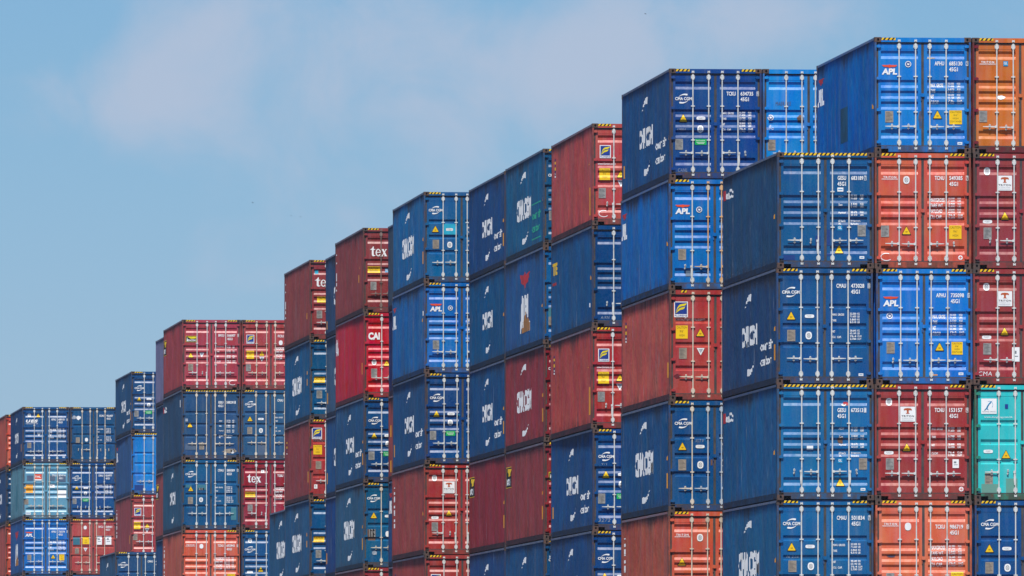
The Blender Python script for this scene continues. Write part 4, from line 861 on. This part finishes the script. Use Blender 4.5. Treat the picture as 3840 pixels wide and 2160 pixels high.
   6: ('slate blue container with swoosh logo and weathered doors', S(col=(40, 84, 132), wear=0.8, door='P3', rods='rod_cream', marks=CMA3 + (('serial', 'CMAU', '455107', '', 0.38), ('data', 'c', 1.1) + N3, ('patch', 0.70, 1.08, 2.2, 2.7, 'patch_slate')))),
   5: ('crimson container with large white serif letters', S(col=(152, 30, 52), wear=0.4, hang=(1,), marks=(('tex', 0.24, 0.60, 0.77), ('wide', 0.155, 1.33), ('plate', 0.27, 1.85, 1), ('serial', 'TGBU', '502119', '', 0.60), ('data', 't', 1.12) + N4, ('paper', 0.83, 0.42, 0.13, 0.12)))),
   4: ('dark blue container with badge above its logo', S(col=(4, 74, 132), wear=0.5, marks=(('badge', 0.36, 0.44), ('cma', 0.14, 0.68), ('tri', 0.80, 1.64), ('oval', 0.36, 1.75), ('plate', 0.2, 1.9, 1))))}),
 ('K1', 682.3, 473.4, 0, 'left of the pink topped pair', {
   7: ('pink red container with black and yellow sign', S(col=(168, 62, 78), side=(142, 68, 80), wear=0.35, hang=(1,), marks=(('beacon', 0.165, 0.68), ('tri', 0.355, 1.48), ('inv', 0.81, 1.46), ('plate', 0.265, 1.84), ('serial', 'BMOU', '566007', '9', 0.60), ('data', 'n', 1.07) + N5, ('cee', 2.1, 2.62), ('Sbeacon',)))),
   6: ('slate blue container with boxed serial letters', S(col=(36, 76, 126), side=(50, 74, 102), wear=0.7, door='P3', haz='f', rods='rod_cream', marks=(('tri', 0.35, 1.47), ('patch', 0.16, 0.27, 1.2, 1.32, 'dim_white'), ('plate', 0.73, 2.20, 0), ('patch', 0.16, 0.60, 2.25, 2.5, 'patch_slate'), ('serial', 'GESU', '588291', '1', 0.47, 'g'), ('data', 'g', 1.25) + NG, ('blob', 2.0, 2.53, 0.30, 0.10, 'plate_tan'), ('badge', 2.13, 2.55, 0), ('Ssea',), ('Smark', 1.2, 0.4, 0.3)))),
   5: ('blue container with teal squares behind its triangle', S(col=(4, 80, 134), side=(50, 82, 108), wear=0.5, door='P3', marks=(('patch', 0.16, 0.42, 1.03, 1.16, 'patch_teal'), ('patch', 0.66, 1.05, 1.03, 1.25, 'patch_teal'), ('cma', 0.155, 0.47), ('tri', 0.375, 1.21), ('oval', 0.83, 1.21), ('badge', 0.82, 1.66), ('plate', 0.27, 1.55), ('serial', 'CMAU', '580089', '11', 0.385, 't', '45GX'), ('data', 'c', 1.1) + N3, ('patch', 2.05, 2.27, 1.98, 2.50, 'patch_teal'), ('Ssmall',)))),
   4: ('orange container low in the left half', S(col=(216, 100, 76), side=(160, 92, 84), wear=0.4, haz='r', marks=(('patch', 0.17, 0.50, 0.02, 0.10, 'patch_maroon'), ('triton', 0.17, 0.60), ('badge', 0.83, 0.68, 0), ('serial', 'TCNU', '692943', '6', 0.60), ('data', 't', 1.12) + N4, ('caution', 1.92, 1.82), ('Striton',))))}),
 ('K0', 585.0, 498.3, 1, 'narrow stack left of the pink tops', {
   7: ('pale purple container', S(col=(120, 90, 130), side=(128, 112, 142), wear=0.3, marks=(('Smark', 1.2, 1.0, 0.5),))),
   6: ('slate container with white side logo', S(col=NAVY, side=(52, 78, 110), marks=(('Ssmall',),))),
   5: ('dull red container with yellow side mark', S(col=MAR, side=(128, 72, 82), marks=(('Sbeacon',),))),
   4: ('navy container', S(col=NAVY, side=(40, 72, 112), marks=()))}),
 ('L1', 492.0, 537.8, 0, 'single stack left of pink tops', {
   7: ('dark blue container with green sticker and yellow triangle', S(col=(2, 70, 130), side=(42, 78, 114), wear=0.4, marks=CMA5 + SNEW)),
   6: ('plain bright blue container without any logo', S(col=(2, 98, 205), side=(56, 86, 130), wear=0.5, door='P3', haz='f', marks=(('patch', 0.17, 0.62, 2.45, 2.70, 'patch_blue'), ('Saplrear',)))),
   5: ('red container with tilted blue and yellow sign', S(col=(168, 62, 66), side=(130, 72, 84), wear=0.5, haz='l', marks=(('flo', 0.18, 0.62, 0.32, 0.37), ('caution', 0.18, 1.28), ('tri', 0.79, 1.45), ('inv', 0.80, 1.68), ('plate', 0.13, 1.85), ('Sstrip', 1.0, 1.9, 0.4), ('Striton',))))}),
 ('N1', 434.0, 525.2, 0, 'lone top at the bottom left', {
   4: ('blue container with only its upper part in the picture', S(col=(34, 76, 128), side=(56, 84, 114), wear=0.7, door='P3', marks=(('cma', 0.155, 0.47), ('serial', 'CMAU', '430251', '', 0.385), ('tri', 0.375, 1.2), ('Ssmall',))))}),
 ('M2', 264.0, 593.0, 0, 'right of the low left pair', {
   7: ('dark blue container with white round marks at upper left', S(col=(12, 76, 130), wear=0.6, door='P3', rods='rod_cream', hang=(0, 2, 3), marks=(('blob', 0.22, 0.55, 0.13, 0.10, 'dim_white'), ('blob', 0.42, 0.56, 0.14, 0.11, 'white'), ('serial', 'ECMU', '956407', '', 0.40), ('data', 'c', 1.1) + N3, ('plate', 0.30, 1.58), ('badge', 0.84, 1.70, 0)))),
   6: ('navy container with green sticker and swoosh logo', S(col=(2, 72, 138), wear=0.4, hang=(0, 1, 2), marks=(('cma', 0.165, 0.66), ('tri', 0.375, 1.31), ('oval', 0.84, 1.305), ('badge', 0.83, 1.59), ('plate', 0.165, 1.85, 1), ('green', 0.68, 1.85), ('serial', 'CMAU', '824977', '', 0.60), ('data', 'd', 1.12) + N5, ('label', 2.1, 2.63)))),
   5: ('faded red container with yellow square sign', S(col=(176, 78, 76), wear=0.6, door='P3', rods='rod_cream', marks=(('patch', 0.16, 0.52, 0.96, 1.35, 'patch_teal'), ('caution', 0.66, 0.95, 0.35, 0.36), ('badge', 0.81, 0.45, 0), ('plate', 0.26, 1.52), ('inv', 0.82, 1.60), ('serial', 'RFCU', '508401', '', 0.36), ('paper', 1.42, 0.88, 0.27, 0.46), ('paper', 1.86, 0.88, 0.31, 0.46))))}),
 ('M1', 85.0, 593.0, 0, 'left of the low left pair', {
   7: ('blue container with slanted white letters under a badge', S(col=(6, 76, 140), side=(36, 66, 108), wear=0.5, marks=(('badge', 0.37, 0.44), ('tri', 0.83, 0.44), ('ues', 0.18, 0.66), ('plate', 0.26, 1.86), ('serial', 'APHU', '688101', '4', 0.60), ('data', 'a', 1.12) + N1, ('label', 2.1, 2.58), ('inv', 0.87, 1.43), ('Ssmall',), ('Sstrip', 1.5, 1.9, 0.4)))),
   6: ('pale teal container with red and white sign', S(col=(100, 158, 184), side=(100, 132, 146), wear=0.7, rods='rod_cream', marks=(('tal', 0.60, 0.58), ('patch', 0.22, 0.56, 0.66, 0.92, 'patch_slate'), ('caution', 0.09, 1.14, 0.46, 0.42, 3, 'amber'), ('plate', 0.11, 1.88), ('serial', 'TRIU', '874914', '', 0.60), ('paper', 1.39, 1.13, 0.28, 0.16), ('patch', 1.80, 2.26, 1.42, 1.80, 'white'), ('patch', 1.40, 1.70, 0.66, 0.92, 'patch_slate'), ('patch', 1.82, 2.25, 0.66, 0.98, 'patch_slate'), ('label', 0.17, 2.58, 0.26, 0.12), ('label', 2.05, 2.6), ('Sdiamond',)))),
   5: ('bright blue container with red wing logo', S(col=(2, 86, 190), side=(44, 84, 138), wear=0.5, marks=(('apl', 0.16, 0.69), ('plate', 0.26, 1.86), ('serial', 'APHU', '720374', '7', 0.615), ('data', 'a', 1.137) + N2, ('tri', 1.60, 1.97), ('caution', 1.93, 1.84, 0.27, 0.32), ('Saplmid',))))}),
 ('O1', 21.5, 606.5, 0, 'stack at the left edge', {
   7: ('orange red container', S(col=(206, 84, 62), side=(160, 84, 78), wear=0.4, marks=(('tri', 0.45, 1.3),))),
   6: ('navy container with white side lettering', S(col=(4, 62, 112), side=(44, 70, 108), marks=(('cma', 0.165, 0.66), ('badge', 0.36, 1.5, 0), ('Ssmall',)))),
   5: ('red container lowest at the left edge', S(col=(196, 80, 66), side=(150, 84, 84), marks=()))}),
]
GROUP = 'shipping containers in the stacks'
SIDES = [(30, 70, 118), (140, 66, 70), (34, 84, 128), (150, 80, 74), (36, 90, 150)]
pos = {}
for name, px, D, rear, phrase, rows in COLS:
    x, y = place(px, D, rear); pos[name] = (x, y)
# neighbours of one bay stand side by side and their doors in one line
for a, b, dxx in (('A1', 'A2', 2.490), ('A2', 'A3', 2.494), ('B1', 'B2', 2.472), ('K1', 'K2', 2.484), ('M1', 'M2', 2.476)):
    pos[b] = (pos[a][0] + dxx, pos[a][1])
ORD = {0: 'topmost', 1: 'second from top', 2: 'third from top', 3: 'fourth from top', 4: 'fifth from top'}
for name, px, D, rear, phrase, rows in COLS:
    x, y = pos[name]; top = max(rows)
    for row, (look, spec) in rows.items():
        rr = random.Random(name + str(row))
        jx = rr.uniform(-0.018, 0.018)
        assert len(('%s, %s' % (look, phrase)).split()) <= 16, (look, phrase)
        c_ = container(x + jx, y + rr.uniform(-0.03, 0.03), row, spec, '%s, %s' % (look, phrase), GROUP)
        c_.rotation_euler.z = R(rr.uniform(-0.09, 0.09))
    k = 0
    for row in range(1, top):
        if row in rows: continue
        c = SIDES[(k + len(name) + int(abs(px))) % 5]; k += 1
        container(x, y, row, dict(col=c, side=c, wear=0.5), 'container at the foot of a stack, below the picture or hidden behind', 'unseen containers carrying the stacks', full=False)

# ---------------------------------------------------------------- ground
def ground():
    m, g = new_mat('asphalt')
    p = sc_pos(g, 1, 1, 1); a = g.noise(p, 0.12, 6, 0.6); b = g.noise(p, 8, 6, 0.6)
    c = g.mix(g.ramp(a, 0.35, 0.65), (0.085, 0.082, 0.078), (0.13, 0.125, 0.115)); c = g.mix(g.m('MULTIPLY', g.ramp(b, 0.4, 0.7), 0.4), c, (0.05, 0.05, 0.05))
    finish(g, m, c, 0.85, 0, 0.3)
    me = bpy.data.meshes.new('ground'); s = 6000
    me.from_pydata([(-s, -s, 0), (s, -s, 0), (s, s, 0), (-s, s, 0)], [], [(0, 1, 2, 3)]); me.materials.append(m)
    o = bpy.data.objects.new('ground', me); COL.objects.link(o); o['kind'] = 'structure'; o['label'] = 'grey asphalt yard the containers stand on'
ground()

def haze():
    m = bpy.data.materials.new('haze'); m.use_nodes = True; nt_ = m.node_tree; nt_.nodes.clear()
    v = nt_.nodes.new('ShaderNodeVolumePrincipled'); v.inputs['Color'].default_value = (0.80, 0.88, 1.0, 1); v.inputs['Density'].default_value = 0.00005; v.inputs['Anisotropy'].default_value = 0.0
    o_ = nt_.nodes.new('ShaderNodeOutputMaterial'); nt_.links.new(v.outputs[0], o_.inputs['Volume'])
    mb = bpy.data.meshes.new('haze'); x0, x1, y0, y1, z0, z1 = -7000, 7000, -7000, 7000, -1.0, 23.0
    vs = [(x, y, z) for z in (z0, z1) for y in (y0, y1) for x in (x0, x1)]
    mb.from_pydata(vs, [], [(0, 2, 3, 1), (4, 5, 7, 6), (0, 1, 5, 4), (2, 6, 7, 3), (0, 4, 6, 2), (1, 3, 7, 5)]); mb.materials.append(m)
    o = bpy.data.objects.new('haze', mb); COL.objects.link(o); o['kind'] = 'stuff'; o['label'] = 'thin pale haze in the air over the yard'
haze()

# ---------------------------------------------------------------- birds, tiny above the stacks
def birds():
    simple('feathers', (0.05, 0.05, 0.055), None, 0.8, 20, lin=True)
    mb = bmesh.new()
    ring = [(-0.10, 0.002), (-0.07, 0.014), (-0.03, 0.022), (0.02, 0.024), (0.06, 0.017), (0.08, 0.015), (0.10, 0.006), (0.115, 0.001)]
    rows = [[mb.verts.new((rr_ * math.cos(a), x, rr_ * math.sin(a))) for a in [i * math.pi / 4 for i in range(8)]] for x, rr_ in ring]
    for a, b in zip(rows, rows[1:]):
        for i in range(8): mb.faces.new((a[i], a[(i + 1) % 8], b[(i + 1) % 8], b[i]))
    mb.faces.new(rows[0]); mb.faces.new(rows[-1])
    for s_ in (-1, 1):
        up = [(0.01, 0.045, 0.010), (0.09, 0.060, 0.055), (0.18, 0.010, 0.030), (0.21, -0.045, 0.012), (0.12, -0.020, 0.045), (0.05, -0.035, 0.020), (0.01, -0.03, 0.010)]
        t = [mb.verts.new((s_ * x, y, z)) for x, y, z in up]; b = [mb.verts.new((s_ * x, y, z - 0.006)) for x, y, z in up]
        mb.faces.new(t); mb.faces.new(b[::-1])
        for i in range(7): mb.faces.new((t[i], t[(i + 1) % 7], b[(i + 1) % 7], b[i]))
    tl = [(-0.012, -0.09, 0.004), (0.012, -0.09, 0.004), (0.035, -0.16, 0.004), (0.0, -0.145, 0.004), (-0.035, -0.16, 0.004)]
    t = [mb.verts.new(p) for p in tl]; b = [mb.verts.new((x, y, z - 0.005)) for x, y, z in tl]
    mb.faces.new(t); mb.faces.new(b[::-1])
    for i in range(5): mb.faces.new((t[i], t[(i + 1) % 5], b[(i + 1) % 5], b[i]))
    bmesh.ops.recalc_face_normals(mb, faces=mb.faces)
    me = bpy.data.meshes.new('bird'); mb.to_mesh(me); mb.free(); me.materials.append(MATS['feathers'])
    for px, py, D, hd, lab in ((948, 760, 1500, 70, 'tiny dark bird flying highest over the left stacks'), (1092, 809, 1900, 40, 'tiny bird left of the close pair, in open sky'), (1127, 813, 2000, 120, 'tiny bird right of the close pair, in open sky'), (2420, 52, 1300, 60, 'tiny dark bird near the top edge above the right stacks')):
        p = ray(px, py) * D; o = bpy.data.objects.new('bird', me); COL.objects.link(o)
        o.location = (p.x, p.y, p.z + CAMZ); o.rotation_euler = (0, R(15), R(hd)); o['label'] = lab; o['category'] = 'bird'; o['group'] = 'birds in the distance'
birds()
